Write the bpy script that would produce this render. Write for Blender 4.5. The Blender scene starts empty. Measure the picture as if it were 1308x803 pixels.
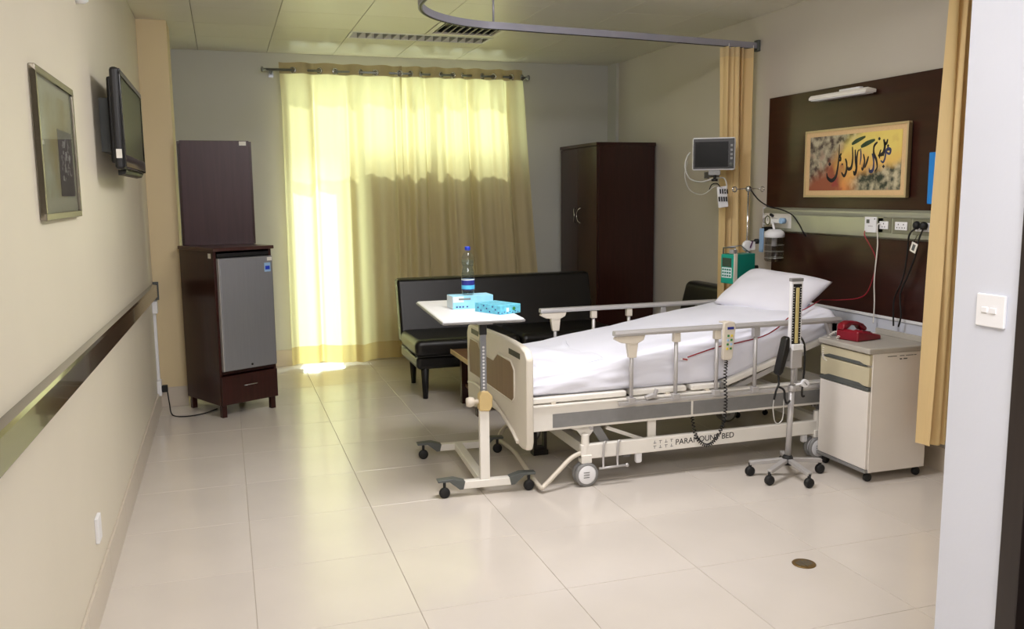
import bpy, bmesh, math, random
from mathutils import Vector, Matrix, Euler
random.seed(7)
SC = bpy.context.scene
COL = SC.collection
PI = math.pi

# ------------------------------------------------------------------ camera
yaw, pitch, roll, CH = 0.31547969, 0.13816509, 0.00957595, 1.58933463
F = Vector((math.sin(yaw)*math.cos(pitch), math.cos(yaw)*math.cos(pitch), -math.sin(pitch)))
R0 = Vector((math.cos(yaw), -math.sin(yaw), 0)); D0 = F.cross(R0)
RR = math.cos(roll)*R0 + math.sin(roll)*D0
DD = -math.sin(roll)*R0 + math.cos(roll)*D0
cam_d = bpy.data.cameras.new('camera'); cam = bpy.data.objects.new('camera', cam_d); COL.objects.link(cam)
M3 = Matrix((RR, -DD, -F)).transposed()
cam.matrix_world = Matrix.Translation((0, 0, CH)) @ M3.to_4x4()
cam_d.sensor_width = 36; cam_d.lens = 36*1117.67/1308; cam_d.clip_start = .05
SC.camera = cam

# ------------------------------------------------------------------ world, lights, exposure
W = bpy.data.worlds.new('sky'); SC.world = W; W.use_nodes = True
wn = W.node_tree; bg = wn.nodes['Background']
bg.inputs[0].default_value = (.92, 1.0, .97, 1); bg.inputs[1].default_value = 6.5
def area(name, loc, rot, sx, sy, power, color=(1, 1, 1)):
    l = bpy.data.lights.new(name, 'AREA'); l.shape = 'RECTANGLE'; l.size = sx; l.size_y = sy
    l.energy = power; l.color = color
    o = bpy.data.objects.new(name, l); o.location = loc; o.rotation_euler = rot; COL.objects.link(o); return o
sun_d = bpy.data.lights.new('sun', 'SUN'); sun_d.energy = 5.5; sun_d.angle = .02; sun_d.color = (1, .97, .86)
sun = bpy.data.objects.new('sun', sun_d); COL.objects.link(sun)
sun.rotation_euler = Vector((-.12, -.62, -.66)).to_track_quat('-Z', 'Y').to_euler()
corridor = area('corridor_ceiling_lamp', (.65, .5, 2.78), (math.radians(38), 0, math.radians(-8)), 1.6, 1.0, 68, (1, .955, .95))
room_fill = area('room_fill_light', (1.5, 3.7, 2.80), (math.radians(8), 0, 0), 1.2, .6, 40, (1, .96, .96))  # unseen overhead fill, added to brighten the middle of the room
port = area('window_portal', (1.63, 8.60, 1.35), (math.radians(-90), 0, 0), 2.1, 2.7, 1); port.data.cycles.is_portal = True
port.rotation_euler = Vector((0, -1, 0)).to_track_quat('-Z', 'Y').to_euler()
SC.view_settings.view_transform = 'Standard'; SC.view_settings.look = 'None'
SC.view_settings.exposure = 0.68; SC.view_settings.gamma = 1
SC.cycles.max_bounces = 10; SC.cycles.diffuse_bounces = 6; SC.cycles.transparent_max_bounces = 12
SC.cycles.sample_clamp_indirect = 6; SC.cycles.caustics_reflective = False; SC.cycles.caustics_refractive = False

# ------------------------------------------------------------------ materials
def srgb(r, g, b):
    f = lambda c: (c/255/12.92) if c/255 <= .04045 else ((c/255+.055)/1.055)**2.4
    return (f(r), f(g), f(b), 1)
MATS = {}
def mat(name, rgb, rough=.5, metal=0, noise=.06, scale=8, bump=0, bscale=60, stretch=None, coat=0, spec=.5, rvar=0, emit=0):
    if name in MATS: return MATS[name]
    m = bpy.data.materials.new(name); m.use_nodes = True; nt = m.node_tree; b = nt.nodes['Principled BSDF']
    c = srgb(*rgb)
    b.inputs['Roughness'].default_value = rough; b.inputs['Metallic'].default_value = metal
    b.inputs['Coat Weight'].default_value = coat; b.inputs['Specular IOR Level'].default_value = spec
    tc = nt.nodes.new('ShaderNodeTexCoord'); mp = nt.nodes.new('ShaderNodeMapping')
    nt.links.new(tc.outputs['Object'], mp.inputs[0])
    if stretch: mp.inputs['Scale'].default_value = stretch
    nz = nt.nodes.new('ShaderNodeTexNoise'); nz.inputs['Scale'].default_value = scale; nz.inputs['Detail'].default_value = 4
    nt.links.new(mp.outputs[0], nz.inputs['Vector'])
    rp = nt.nodes.new('ShaderNodeValToRGB'); rp.color_ramp.elements[0].position = .3; rp.color_ramp.elements[1].position = .7
    rp.color_ramp.elements[0].color = tuple(v*(1-noise) for v in c[:3])+(1,)
    rp.color_ramp.elements[1].color = tuple(min(1, v*(1+noise)) for v in c[:3])+(1,)
    nt.links.new(nz.outputs[0], rp.inputs[0]); last = rp.outputs[0]
    if rvar:
        oi = nt.nodes.new('ShaderNodeObjectInfo'); mr = nt.nodes.new('ShaderNodeMapRange')
        mr.inputs['To Min'].default_value = 1-rvar; mr.inputs['To Max'].default_value = 1+rvar
        nt.links.new(oi.outputs['Random'], mr.inputs['Value'])
        hv = nt.nodes.new('ShaderNodeHueSaturation'); nt.links.new(mr.outputs[0], hv.inputs['Value']); nt.links.new(last, hv.inputs['Color']); last = hv.outputs[0]
    nt.links.new(last, b.inputs['Base Color'])
    if bump:
        n2 = nt.nodes.new('ShaderNodeTexNoise'); n2.inputs['Scale'].default_value = bscale; nt.links.new(mp.outputs[0], n2.inputs['Vector'])
        bp = nt.nodes.new('ShaderNodeBump'); bp.inputs['Strength'].default_value = bump; bp.inputs['Distance'].default_value = .01
        nt.links.new(n2.outputs[0], bp.inputs['Height']); nt.links.new(bp.outputs[0], b.inputs['Normal'])
    if emit:
        b.inputs['Emission Color'].default_value = c; b.inputs['Emission Strength'].default_value = emit
    MATS[name] = m; return m
def glass(name, tint=(1, 1, 1, 1), rough=.02, ior=1.45, fac=None):
    if name in MATS: return MATS[name]
    m = bpy.data.materials.new(name); m.use_nodes = True; nt = m.node_tree; nt.nodes.clear()
    o = nt.nodes.new('ShaderNodeOutputMaterial'); mx = nt.nodes.new('ShaderNodeMixShader')
    t = nt.nodes.new('ShaderNodeBsdfTransparent'); g = nt.nodes.new('ShaderNodeBsdfGlossy'); lw = nt.nodes.new('ShaderNodeLayerWeight'); pw_ = nt.nodes.new('ShaderNodeMath'); fr = nt.nodes.new('ShaderNodeMath')
    t.inputs[0].default_value = tint; g.inputs['Roughness'].default_value = rough; f0 = ((ior-1)/(ior+1))**2
    lw.inputs[0].default_value = .5; pw_.operation = 'POWER'; pw_.inputs[1].default_value = 5; fr.operation = 'MULTIPLY_ADD'; fr.inputs[1].default_value = 1-f0; fr.inputs[2].default_value = f0
    nt.links.new(lw.outputs['Facing'], pw_.inputs[0]); nt.links.new(pw_.outputs[0], fr.inputs[0])
    if fac is None: nt.links.new(fr.outputs[0], mx.inputs[0])
    else: mx.inputs[0].default_value = fac
    nt.links.new(t.outputs[0], mx.inputs[1]); nt.links.new(g.outputs[0], mx.inputs[2])
    nt.links.new(mx.outputs[0], o.inputs[0]); MATS[name] = m; return m
def cloth(name, refl, trans, fac):
    if name in MATS: return MATS[name]
    m = bpy.data.materials.new(name); m.use_nodes = True; nt = m.node_tree; nt.nodes.clear()
    o = nt.nodes.new('ShaderNodeOutputMaterial'); mx = nt.nodes.new('ShaderNodeMixShader')
    d = nt.nodes.new('ShaderNodeBsdfDiffuse'); t = nt.nodes.new('ShaderNodeBsdfTranslucent')
    tc = nt.nodes.new('ShaderNodeTexCoord'); wv = nt.nodes.new('ShaderNodeTexNoise'); mp = nt.nodes.new('ShaderNodeMapping')
    mp.inputs['Scale'].default_value = (60, 60, 3); wv.inputs['Scale'].default_value = 3
    nt.links.new(tc.outputs['Object'], mp.inputs[0]); nt.links.new(mp.outputs[0], wv.inputs['Vector'])
    for sh, col in ((d, refl), (t, trans)):
        r = nt.nodes.new('ShaderNodeValToRGB'); c = srgb(*col)
        r.color_ramp.elements[0].color = tuple(v*.93 for v in c[:3])+(1,); r.color_ramp.elements[1].color = c
        nt.links.new(wv.outputs[0], r.inputs[0]); nt.links.new(r.outputs[0], sh.inputs[0])
    mx.inputs[0].default_value = fac
    nt.links.new(d.outputs[0], mx.inputs[1]); nt.links.new(t.outputs[0], mx.inputs[2]); nt.links.new(mx.outputs[0], o.inputs[0])
    MATS[name] = m; return m

m_wall_l = mat('cream_paint', (214, 207, 190), .45, noise=.02, scale=2, bump=.03, bscale=90)
m_wall_b = mat('grey_green_paint', (192, 193, 188), .5, noise=.02, scale=2, bump=.03, bscale=90)
m_wall_r = mat('beige_grey_paint', (194, 188, 178), .5, noise=.02, scale=2, bump=.03, bscale=90)
m_pillar = mat('tan_paint', (216, 198, 158), .5, noise=.02, scale=2)
m_white_w = mat('white_paint', (206, 210, 222), .45, noise=.015, scale=3, bump=.03, bscale=70)
m_ceil = mat('ceiling_panel_white', (218, 216, 204), .3, noise=.015, scale=2, rvar=.02)
m_slab = mat('dark_joint', (120, 114, 100), .8, noise=.1)
m_tile = mat('beige_floor_tile', (208, 201, 193), .16, noise=.03, scale=2.5, rvar=.02, spec=.55)
m_grout = mat('grout', (172, 162, 148), .7, noise=.1)
m_base = mat('beige_skirting_tile', (198, 188, 174), .3, noise=.04, scale=3, rvar=.02)
m_wood = mat('dark_mahogany', (50, 20, 16), .3, spec=.35, noise=.28, scale=3, stretch=(14, 14, .8), coat=.15)
m_wood_top = mat('mahogany_top', (66, 36, 30), .3, noise=.2, scale=3, stretch=(.8, 14, 14), coat=.1)
m_ward = mat('wardrobe_mahogany', (46, 21, 16), .3, spec=.35, noise=.25, scale=3, stretch=(14, 14, .8), coat=.1)
m_door = mat('near_black_door_wood', (36, 28, 26), .35, noise=.2, scale=3, stretch=(14, 14, .8))
m_board = mat('plum_brown_board', (64, 42, 46), .35, spec=.35, noise=.15, scale=3, stretch=(14, 14, .8))
m_panel = mat('bedhead_wood_panel', (50, 24, 18), .28, spec=.4, noise=.2, scale=2.5, stretch=(14, 1, 10), coat=.1)
m_railw = mat('varnished_rail_wood', (54, 36, 22), .14, noise=.3, scale=3, stretch=(12, .8, 12), coat=.4)
m_tablew = mat('coffee_table_wood', (110, 72, 44), .35, noise=.25, scale=3, stretch=(1, 12, 12))
m_ash = mat('light_wood_edge', (214, 190, 140), .4, noise=.1)
m_steel = mat('brushed_steel', (150, 153, 158), .38, 1, noise=.05, scale=4, stretch=(40, 40, 1))
m_fridge = mat('silver_fridge_door', (150, 152, 158), .35, .55, noise=.03, scale=4, stretch=(30, 30, 1))
m_chrome = mat('chrome', (205, 205, 208), .15, 1, noise=.02)
m_alu = mat('grey_aluminium', (186, 184, 184), .38, .35, noise=.03)
m_track = mat('lavender_grey_aluminium', (158, 158, 172), .4, .3, noise=.03)
m_black = mat('black_plastic', (13, 13, 15), .4, noise=.1)
m_rubber = mat('black_rubber', (16, 16, 17), .6, noise=.1)
m_leather = mat('black_leather', (14, 13, 13), .33, noise=.1, scale=20, bump=.15, bscale=220)
m_white = mat('white_enamel', (230, 227, 220), .35, noise=.02)
m_whitep = mat('white_plastic', (230, 231, 235), .35, noise=.015)
m_cream = mat('cream_plastic', (208, 200, 186), .4, noise=.02)
m_bedpl = mat('cream_footboard_plastic', (220, 214, 202), .35, noise=.02)
m_bedwd = mat('footboard_wood_inlay', (128, 100, 72), .4, noise=.15, scale=3, stretch=(10, 10, .8))
m_grey = mat('mid_grey_plastic', (128, 128, 128), .45, noise=.06, scale=20)
m_dgrey = mat('dark_grey_plastic', (86, 90, 88), .45, noise=.05)
m_sheet = mat('white_bed_sheet', (226, 228, 240), .75, noise=.02, scale=3, bump=.12, bscale=9)
m_pillow = mat('white_pillow_case', (222, 222, 232), .75, noise=.02, scale=3, bump=.1, bscale=12)
m_red = mat('crimson_phone_plastic', (128, 14, 34), .3, noise=.05)
m_redc = mat('red_cord', (150, 24, 44), .5, noise=.05)
m_whitec = mat('white_cord', (225, 222, 215), .5, noise=.03)
m_teal = mat('teal_pump_plastic', (20, 150, 130), .35, noise=.04)
m_teald = mat('teal_pump_side', (16, 118, 102), .4, noise=.04)
m_lcd = mat('grey_lcd', (60, 78, 66), .2, noise=.05)
m_screen = mat('dark_screen_glass', (9, 10, 9), .3, spec=.15, noise=.03)
m_blueb = mat('pale_blue_carton', (150, 212, 238), .45, noise=.05, scale=30)
m_blueb2 = mat('sky_blue_carton', (104, 196, 222), .45, noise=.18, scale=60)
m_cw = mat('white_carton', (222, 236, 240), .45, noise=.02)
m_blue = mat('royal_blue_plastic', (30, 60, 190), .35, noise=.03)
m_navy = mat('navy_label_print', (38, 44, 130), .4, noise=.1, scale=30)
m_cyan = mat('cyan_label_print', (90, 190, 230), .4, noise=.2, scale=40)
m_folder = mat('bright_blue_folder', (28, 130, 214), .4, noise=.04)
m_grn = mat('green_print', (50, 130, 60), .5); m_ylw = mat('yellow_print', (224, 200, 60), .5)
m_lblue = mat('light_blue_plastic', (150, 186, 226), .4, noise=.04)
m_nsd = mat('beige_drawer_plastic', (196, 188, 160), .4, noise=.03)
m_nsb = mat('off_white_cabinet', (226, 221, 215), .45, noise=.015)
m_nst = mat('grey_cabinet_top', (170, 166, 158), .45, noise=.04)
m_oxy = mat('trunking_aluminium', (176, 178, 158), .28, .35, noise=.02)
m_plateg = mat('olive_grey_plate', (122, 122, 102), .45, noise=.03)
m_mat = mat('beige_picture_mat', (214, 182, 136), .6, noise=.05, scale=120)
m_gold = mat('pale_gold_frame', (196, 176, 134), .35, .3, noise=.05)
m_ink = mat('black_ink', (24, 22, 30), .5, noise=.3, scale=30)
m_inkg = mat('green_black_ink', (44, 66, 44), .5, noise=.3, scale=30)
m_inkb = mat('blue_ink', (44, 52, 96), .5, noise=.4, scale=30)
m_pewter = mat('pewter_frame', (150, 143, 128), .25, .7, noise=.05)
m_brass = mat('brass_drain', (122, 98, 56), .4, .6, noise=.2, scale=50)
m_skinlab = mat('paper_label', (224, 222, 214), .6, noise=.03)
m_tube = mat('clear_tube', (190, 190, 186), .3, noise=.03)
m_scale = mat('beige_mercury_scale', (206, 190, 130), .4, noise=.05)
m_win = mat('window_aluminium', (190, 190, 186), .4, .3)
g_pane = glass('window_glass', (.68, .70, .64, 1)); g_door = glass('door_glass', (.95, .98, .92, 1))
g_bottle = glass('bottle_plastic', (.93, .96, .98, 1), .03, 1.42)
g_pic = glass('picture_glass', (1, 1, 1, 1), .02, 1.33)
g_jar = glass('jar_plastic', (.66, .66, .66, 1), .12, 1.7)
c_win = cloth('cream_curtain_cloth', (222, 206, 172), (248, 243, 196), .42)
c_head = cloth('curtain_header_cloth', (178, 164, 134), (190, 170, 120), .12)
c_priv = cloth('sand_privacy_cloth', (236, 210, 158), (232, 204, 146), .2)

# ------------------------------------------------------------------ mesh helper
def frame_of(d):
    d = d.normalized(); a = Vector((0, 0, 1)) if abs(d.z) < .9 else Vector((1, 0, 0))
    u = d.cross(a).normalized(); return u, d.cross(u).normalized()
class G:
    def __init__(s): s.v = []; s.f = []; s.sm = []
    def add(s, vs, fs, smooth=False):
        n = len(s.v); s.v += [tuple(p) for p in vs]; s.f += [tuple(i+n for i in q) for q in fs]; s.sm += [smooth]*len(fs); return s
    def box(s, x0, x1, y0, y1, z0, z1):
        vs = [(x, y, z) for z in (z0, z1) for y in (y0, y1) for x in (x0, x1)]
        return s.add(vs, [(0, 2, 3, 1), (4, 5, 7, 6), (0, 1, 5, 4), (2, 6, 7, 3), (0, 4, 6, 2), (1, 3, 7, 5)])
    def obox(s, c, size, eul=(0, 0, 0)):
        m = Euler(eul).to_matrix(); c = Vector(c); h = [a/2 for a in size]
        vs = [c+m@Vector((x*h[0], y*h[1], z*h[2])) for z in (-1, 1) for y in (-1, 1) for x in (-1, 1)]
        return s.add(vs, [(0, 2, 3, 1), (4, 5, 7, 6), (0, 1, 5, 4), (2, 6, 7, 3), (0, 4, 6, 2), (1, 3, 7, 5)])
    def bar(s, a, b, w, h):     # box beam from a to b, w sideways, h upright-ish
        a = Vector(a); b = Vector(b); d = (b-a).normalized(); up = Vector((0, 0, 1)) if abs(d.z) < .9 else Vector((1, 0, 0))
        u = d.cross(up).normalized(); v = u.cross(d).normalized()
        vs = [p+u*x*w/2+v*z*h/2 for p in (a, b) for x, z in ((-1, -1), (1, -1), (1, 1), (-1, 1))]
        return s.add(vs, [(0, 1, 2, 3), (7, 6, 5, 4), (0, 4, 5, 1), (1, 5, 6, 2), (2, 6, 7, 3), (3, 7, 4, 0)])
    def tube(s, pts, r, n=8, closed=False):
        pts = [Vector(p) for p in pts]; N = len(pts); rs = r if isinstance(r, (list, tuple)) else [r]*N
        vs = []; fs = []; u = None
        for i, p in enumerate(pts):
            if closed: d = pts[(i+1) % N]-pts[i-1]
            else: d = pts[min(i+1, N-1)]-pts[max(i-1, 0)]
            d.normalize()
            if u is None: u, _ = frame_of(d)
            u = (u-d*u.dot(d)); u = u.normalized() if u.length > 1e-6 else frame_of(d)[0]
            w = d.cross(u)
            for k in range(n):
                a = 2*PI*k/n; vs.append(p+(u*math.cos(a)+w*math.sin(a))*rs[i])
        for i in range(N if closed else N-1):
            j = (i+1) % N
            for k in range(n): fs.append((i*n+k, i*n+(k+1) % n, j*n+(k+1) % n, j*n+k))
        s.add(vs, fs, True)
        if not closed:
            s.add(vs[:n], [tuple(range(n))[::-1]]); s.add(vs[-n:], [tuple(range(n))])
        return s
    def cyl(s, a, b, r, n=16, r2=None): return s.tube([a, b], [r, r if r2 is None else r2], n)
    def lathe(s, prof, c, n=24, axis='z'):
        c = Vector(c); vs = []; fs = []
        for r, h in prof:
            for k in range(n):
                a = 2*PI*k/n; x, y = r*math.cos(a), r*math.sin(a)
                vs.append(c+Vector({'z': (x, y, h), 'x': (h, x, y), 'y': (x, h, y)}[axis]))
        for i in range(len(prof)-1):
            for k in range(n): fs.append((i*n+k, i*n+(k+1) % n, (i+1)*n+(k+1) % n, (i+1)*n+k))
        return s.add(vs, fs, True)
    def prism(s, poly, axis, a0, a1):
        def P(u, v, a): return {'x': (a, u, v), 'y': (u, a, v), 'z': (u, v, a)}[axis]
        n = len(poly); vs = [P(u, v, a0) for u, v in poly]+[P(u, v, a1) for u, v in poly]
        fs = [tuple(range(n))[::-1], tuple(range(n, 2*n))]+[(i, (i+1) % n, n+(i+1) % n, n+i) for i in range(n)]
        return s.add(vs, fs)
    def grid(s, fn, nu, nv, smooth=True):
        vs = [fn(i/nu, j/nv) for j in range(nv+1) for i in range(nu+1)]
        fs = [(j*(nu+1)+i, j*(nu+1)+i+1, (j+1)*(nu+1)+i+1, (j+1)*(nu+1)+i) for j in range(nv) for i in range(nu)]
        return s.add(vs, fs, smooth)
    def sphere(s, c, r, n=12, sx=1, sy=1, sz=1):
        c = Vector(c); m = n//2
        return s.grid(lambda u, v: c+Vector((sx*r*math.sin(PI*v)*math.cos(2*PI*u), sy*r*math.sin(PI*v)*math.sin(2*PI*u), sz*r*math.cos(PI*v))), n, m)
XF = {}
def mk(name, g, m, parent=None, bevel=0, local=False, solid=0, sub=0, seg=2):
    vs = g.v
    if parent is not None and not local:
        loc, rz = XF[parent.name]; c, s_ = math.cos(-rz), math.sin(-rz)
        vs = [((x-loc[0])*c-(y-loc[1])*s_, (x-loc[0])*s_+(y-loc[1])*c, z-loc[2]) for x, y, z in vs]
    me = bpy.data.meshes.new(name); me.from_pydata(vs, [], g.f)
    bm = bmesh.new(); bm.from_mesh(me)
    if not solid: bmesh.ops.remove_doubles(bm, verts=bm.verts, dist=1e-6)
    bmesh.ops.recalc_face_normals(bm, faces=bm.faces); 
    bm.to_mesh(me); bm.free()
    if len(me.polygons) == len(g.sm): me.polygons.foreach_set('use_smooth', g.sm)
    me.materials.append(m); me.update()
    o = bpy.data.objects.new(name, me); COL.objects.link(o)
    if solid:
        md = o.modifiers.new('thickness', 'SOLIDIFY'); md.thickness = solid
    if bevel:
        md = o.modifiers.new('bevel', 'BEVEL'); md.width = bevel; md.segments = seg; md.limit_method = 'ANGLE'; md.angle_limit = math.radians(40)
        me.polygons.foreach_set('use_smooth', [True]*len(me.polygons)); md.harden_normals = True
    if sub:
        md = o.modifiers.new('sub', 'SUBSURF'); md.levels = sub; md.render_levels = sub
        me.polygons.foreach_set('use_smooth', [True]*len(me.polygons))
    if parent is not None:
        o.parent = parent; XF[o.name] = XF[parent.name]
    else: XF[o.name] = ((0, 0, 0), 0)
    return o
def top(name, label, cat, loc=(0, 0, 0), rz=0, group=None):
    o = bpy.data.objects.new(name, None); COL.objects.link(o); o.location = loc; o.rotation_euler = (0, 0, rz)
    o.empty_display_size = .1; XF[o.name] = (loc, rz); return tag(o, label, cat, group)
def tag(o, label, cat, group=None):
    o['label'] = label; o['category'] = cat
    if group: o['group'] = group
    return o
def one(name, g, m, label, cat, group=None, **k): return tag(mk(name, g, m, **k), label, cat, group)
def struct(name, g, m, **k):
    o = mk(name, g, m, **k); o['kind'] = 'structure'; return o
def text(name, body, size, m, parent, mw, depth=.0006):
    cu = bpy.data.curves.new(name+'_c', 'FONT'); cu.body = body; cu.size = size; cu.extrude = depth; cu.align_x = 'CENTER'; cu.align_y = 'CENTER'
    t = bpy.data.objects.new(name+'_t', cu); COL.objects.link(t)
    dg = bpy.context.evaluated_depsgraph_get(); me = bpy.data.meshes.new_from_object(t.evaluated_get(dg))
    bpy.data.objects.remove(t); bpy.data.curves.remove(cu)
    me.transform(mw); g = G(); g.add([v.co[:] for v in me.vertices], [tuple(p.vertices) for p in me.polygons]); bpy.data.meshes.remove(me)
    return mk(name, g, m, parent)
def MW(loc, xd, yd):       # matrix: text x along xd, text up along yd
    xd = Vector(xd).normalized(); yd = Vector(yd).normalized(); zd = xd.cross(yd)
    return Matrix.Translation(loc) @ Matrix((xd, yd, zd)).transposed().to_4x4()
def smooth_path(pts, n=8):
    pts = [Vector(p) for p in pts]; out = []
    for i in range(len(pts)-1):
        p0 = pts[max(i-1, 0)]; p1 = pts[i]; p2 = pts[i+1]; p3 = pts[min(i+2, len(pts)-1)]
        for k in range(n):
            t = k/n
            out.append(.5*((2*p1)+(p2-p0)*t+(2*p0-5*p1+4*p2-p3)*t*t+(3*p1-p0-3*p2+p3)*t**3))
    return out+[pts[-1]]
def coil(pts, r, turns, n=8, per=10):
    base = smooth_path(pts, 12); out = []; N = turns*per
    for i in range(N+1):
        t = i/N*(len(base)-1); k = min(int(t), len(base)-2); p = base[k].lerp(base[k+1], t-k)
        d = (base[k+1]-base[k]).normalized(); u, w = frame_of(d); a = 2*PI*i/per
        out.append(p+(u*math.cos(a)+w*math.sin(a))*r)
    return out
def link_copy(src, name_parent):
    c = src.copy(); COL.objects.link(c); c.parent = name_parent; return c

# ------------------------------------------------------------------ the setting
XL, XR, YB, ZC = -.53, 3.80, 8.35, 2.85
XN, YN = 1.85, 1.845                      # corridor's right wall plane and the corner where the room opens up
YS = -1.6
# floor: slab + tiles
fl = struct('floor', G().box(XL-.2, XR+.2, YS-.2, YB+.25, -.08, -.0025), m_grout)
tm = {}
def tile_set(parent, name, x0, x1, y0, y1, xs, ys, gap, za, zb, m, skip=lambda a, b, c, d: False):
    for i in range(len(xs)-1):
        for j in range(len(ys)-1):
            a, b, c, d = max(xs[i], x0), min(xs[i+1], x1), max(ys[j], y0), min(ys[j+1], y1)
            if b-a < .02 or d-c < .02 or skip(a, b, c, d): continue
            one_tile(parent, name, a, b, c, d, gap, za, zb, m)
def one_tile(parent, name, a, b, c, d, gap, za, zb, m):
    w, l = round(b-a-gap, 4), round(d-c-gap, 4); key = (name, w, l)
    if key not in tm:
        h = zb-za; e = .0012
        g = G(); lo = [(-w/2, -l/2), (w/2, -l/2), (w/2, l/2), (-w/2, l/2)]
        up = zb > 0 and name == 'ceiling_tile'
        if up: rings = [(0, h), (0, e), (e, 0)]
        else: rings = [(0, -h), (0, -e), (e, 0)]
        vs = []
        for ins, z in rings:
            for x, y in lo: vs.append((x-math.copysign(ins, x), y-math.copysign(ins, y), z))
        fs = []
        for k in range(2):
            for q in range(4): fs.append((k*4+q, k*4+(q+1) % 4, k*4+4+(q+1) % 4, k*4+4+q))
        fs.append((8, 9, 10, 11)); g.add(vs, fs)
        o = mk(name, g, m); tm[key] = o.data; o.name = name
    else:
        o = bpy.data.objects.new(name, tm[key]); COL.objects.link(o)
    o.location = ((a+b)/2, (c+d)/2, zb if name != 'ceiling_tile' else za); o.parent = parent
    return o
tile_set(fl, 'floor_tile', XL-.03, XR+.01, YS, YB+.18, [.0408-.6+.6*i for i in range(9)], [3.728-.6*9+.6*j for j in range(19)], .0022, -.01, 0, m_tile)
# ceiling
ce = struct('ceiling', G().box(XL-.2, XR+.2, YS-.2, YB+.25, ZC+.06, ZC+.2), m_slab)
cx = [-.14+.58*i for i in range(-1, 8)]; cy = [6.47-.58*14+.58*j for j in range(0, 19)]
def cskip(a, b, c, d):
    if c > 6.4 and d < 7.1 and a > 1.5 and b < 2.2: return True            # ventilation grille
    return 7.0 < c < 7.1 and a > .95 and b < 2.2                            # light fitting
tile_set(ce, 'ceiling_tile', XL, XR, YS, YB, cx, cy, .0035, ZC, ZC+.012, m_ceil, cskip)
for a, b in ((1.02, 1.60), (1.60, 2.18)):
    one_tile(ce, 'ceiling_tile', a, b, 7.05, 7.12, .004, ZC, ZC+.012, m_ceil); one_tile(ce, 'ceiling_tile', a, b, 7.40, 7.63, .004, ZC, ZC+.012, m_ceil)
# walls
struct('wall_left', G().box(XL-.2, XL, YS-.2, YB+.25, 0, ZC+.06), m_wall_l)
struct('wall_right', G().box(XR, XR+.2, YN, YB+.25, 0, ZC+.06), m_wall_r)
WX0, WX1, WXD, WZ, WZT = .60, 2.74, 1.10, 1.92, 2.765
struct('wall_back', G().box(XL, WX0, YB, YB+.2, 0, ZC+.06).box(WX1, XR, YB, YB+.2, 0, ZC+.06).box(WX0, WX1, YB, YB+.2, WZT, ZC+.06).box(WXD, WX1, YB, YB+.2, 0, WZ), m_wall_b)
struct('wall_front', G().box(XN+.12, XR+.2, YN-.2, YN, 0, ZC+.06), m_wall_r)
struct('wall_corridor', G().box(XN, XN+.12, 1.63, YN, 0, ZC+.06).box(XN, XN+.12, .68, 1.63, 2.12, ZC+.06).box(XN, XN+.12, YS, .68, 0, ZC+.06), m_white_w)
struct('wall_behind', G().box(XL, XN, YS-.2, YS, 0, ZC+.06), m_white_w)
struct('trim_1', G().box(XL, -.325, 7.02, 7.42, 0, ZC), m_pillar)
struct('trim_2', G().box(XR-.03, XR, 8.15, YB, 0, ZC), m_wall_b)
# dark door set in the corridor wall, nearer than the light switch
d1 = struct('door_1', G().box(XN+.04, XN+.085, .73, 1.58, .005, 2.06), m_door)
mk('door_frame', G().box(XN-.012, XN+.12, 1.58, 1.64, 0, 2.12).box(XN-.012, XN+.12, .67, .73, 0, 2.12).box(XN-.012, XN+.12, .73, 1.58, 2.06, 2.12), m_door, d1, bevel=.004)
mk('door_handle', G().cyl((XN+.04, .80, 1.02), (XN-.02, .80, 1.02), .009).tube([(XN-.02, .80, 1.02), (XN-.02, .92, 1.02)], .008), m_chrome, d1)
# skirting, cut in lengths
def skirting(name, pts_fn, n): pass
def skirt(name, a0, a1, fn, step=.6):
    g = G(); k = 0; root = None; y = a0
    while y < a1-.01:
        e = min(y+step, a1); gg = fn(y+.001, e-.001)
        if root is None: root = struct(name, gg, m_base, bevel=.002)
        else: mk('skirting_tile', gg, m_base, root, bevel=.002)
        y = e
skirt('baseboard_left', YS, 7.02, lambda a, b: G().box(XL, XL+.012, a, b, 0, .15))
skirt('baseboard_back', -.32, WX0-.02, lambda a, b: G().box(a, b, YB-.012, YB, 0, .15))
skirt('baseboard_behind_sofa', WXD+.02, XR-.04, lambda a, b: G().box(a, b, YB-.012, YB, 0, .15))
skirt('baseboard_right', YN, 8.1, lambda a, b: G().box(XR-.012, XR, a, b, 0, .14))
skirt('baseboard_pillar', XL, -.325, lambda a, b: G().box(a, b, 7.008, 7.02, 0, .15))
# window above, glazed door below left
w1 = struct('window_1', G().box(WX0, WX1, YB+.07, YB+.13, WZ, WZ+.05).box(WX0, WX1, YB+.07, YB+.13, WZT-.05, WZT).box(WX0, WX0+.05, YB+.07, YB+.13, WZ, WZT).box(WX1-.05, WX1, YB+.07, YB+.13, WZ, WZT).box(1.26, 1.31, YB+.07, YB+.13, WZ, WZT).box(1.94, 1.99, YB+.07, YB+.13, WZ, WZT), m_win)
for a, b in ((WX0+.05, 1.26), (1.31, 1.94), (1.99, WX1-.05)): mk('window_pane', G().box(a, b, YB+.098, YB+.102, WZ+.05, WZT-.05), g_pane, w1)
d2 = struct('door_2', G().box(WX0, WX0+.05, YB+.07, YB+.13, 0, WZ).box(WXD-.05, WXD, YB+.07, YB+.13, 0, WZ).box(WX0+.05, WXD-.05, YB+.07, YB+.13, 0, .06), m_win)
mk('door_pane', G().box(WX0+.05, WXD-.05, YB+.098, YB+.102, .06, WZ), g_door, d2)
struct('ground_outside', G().box(-3, 8, YB+.25, 18, -.12, -.06), mat('sunlit_paving', (196, 190, 170), .8))

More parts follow.
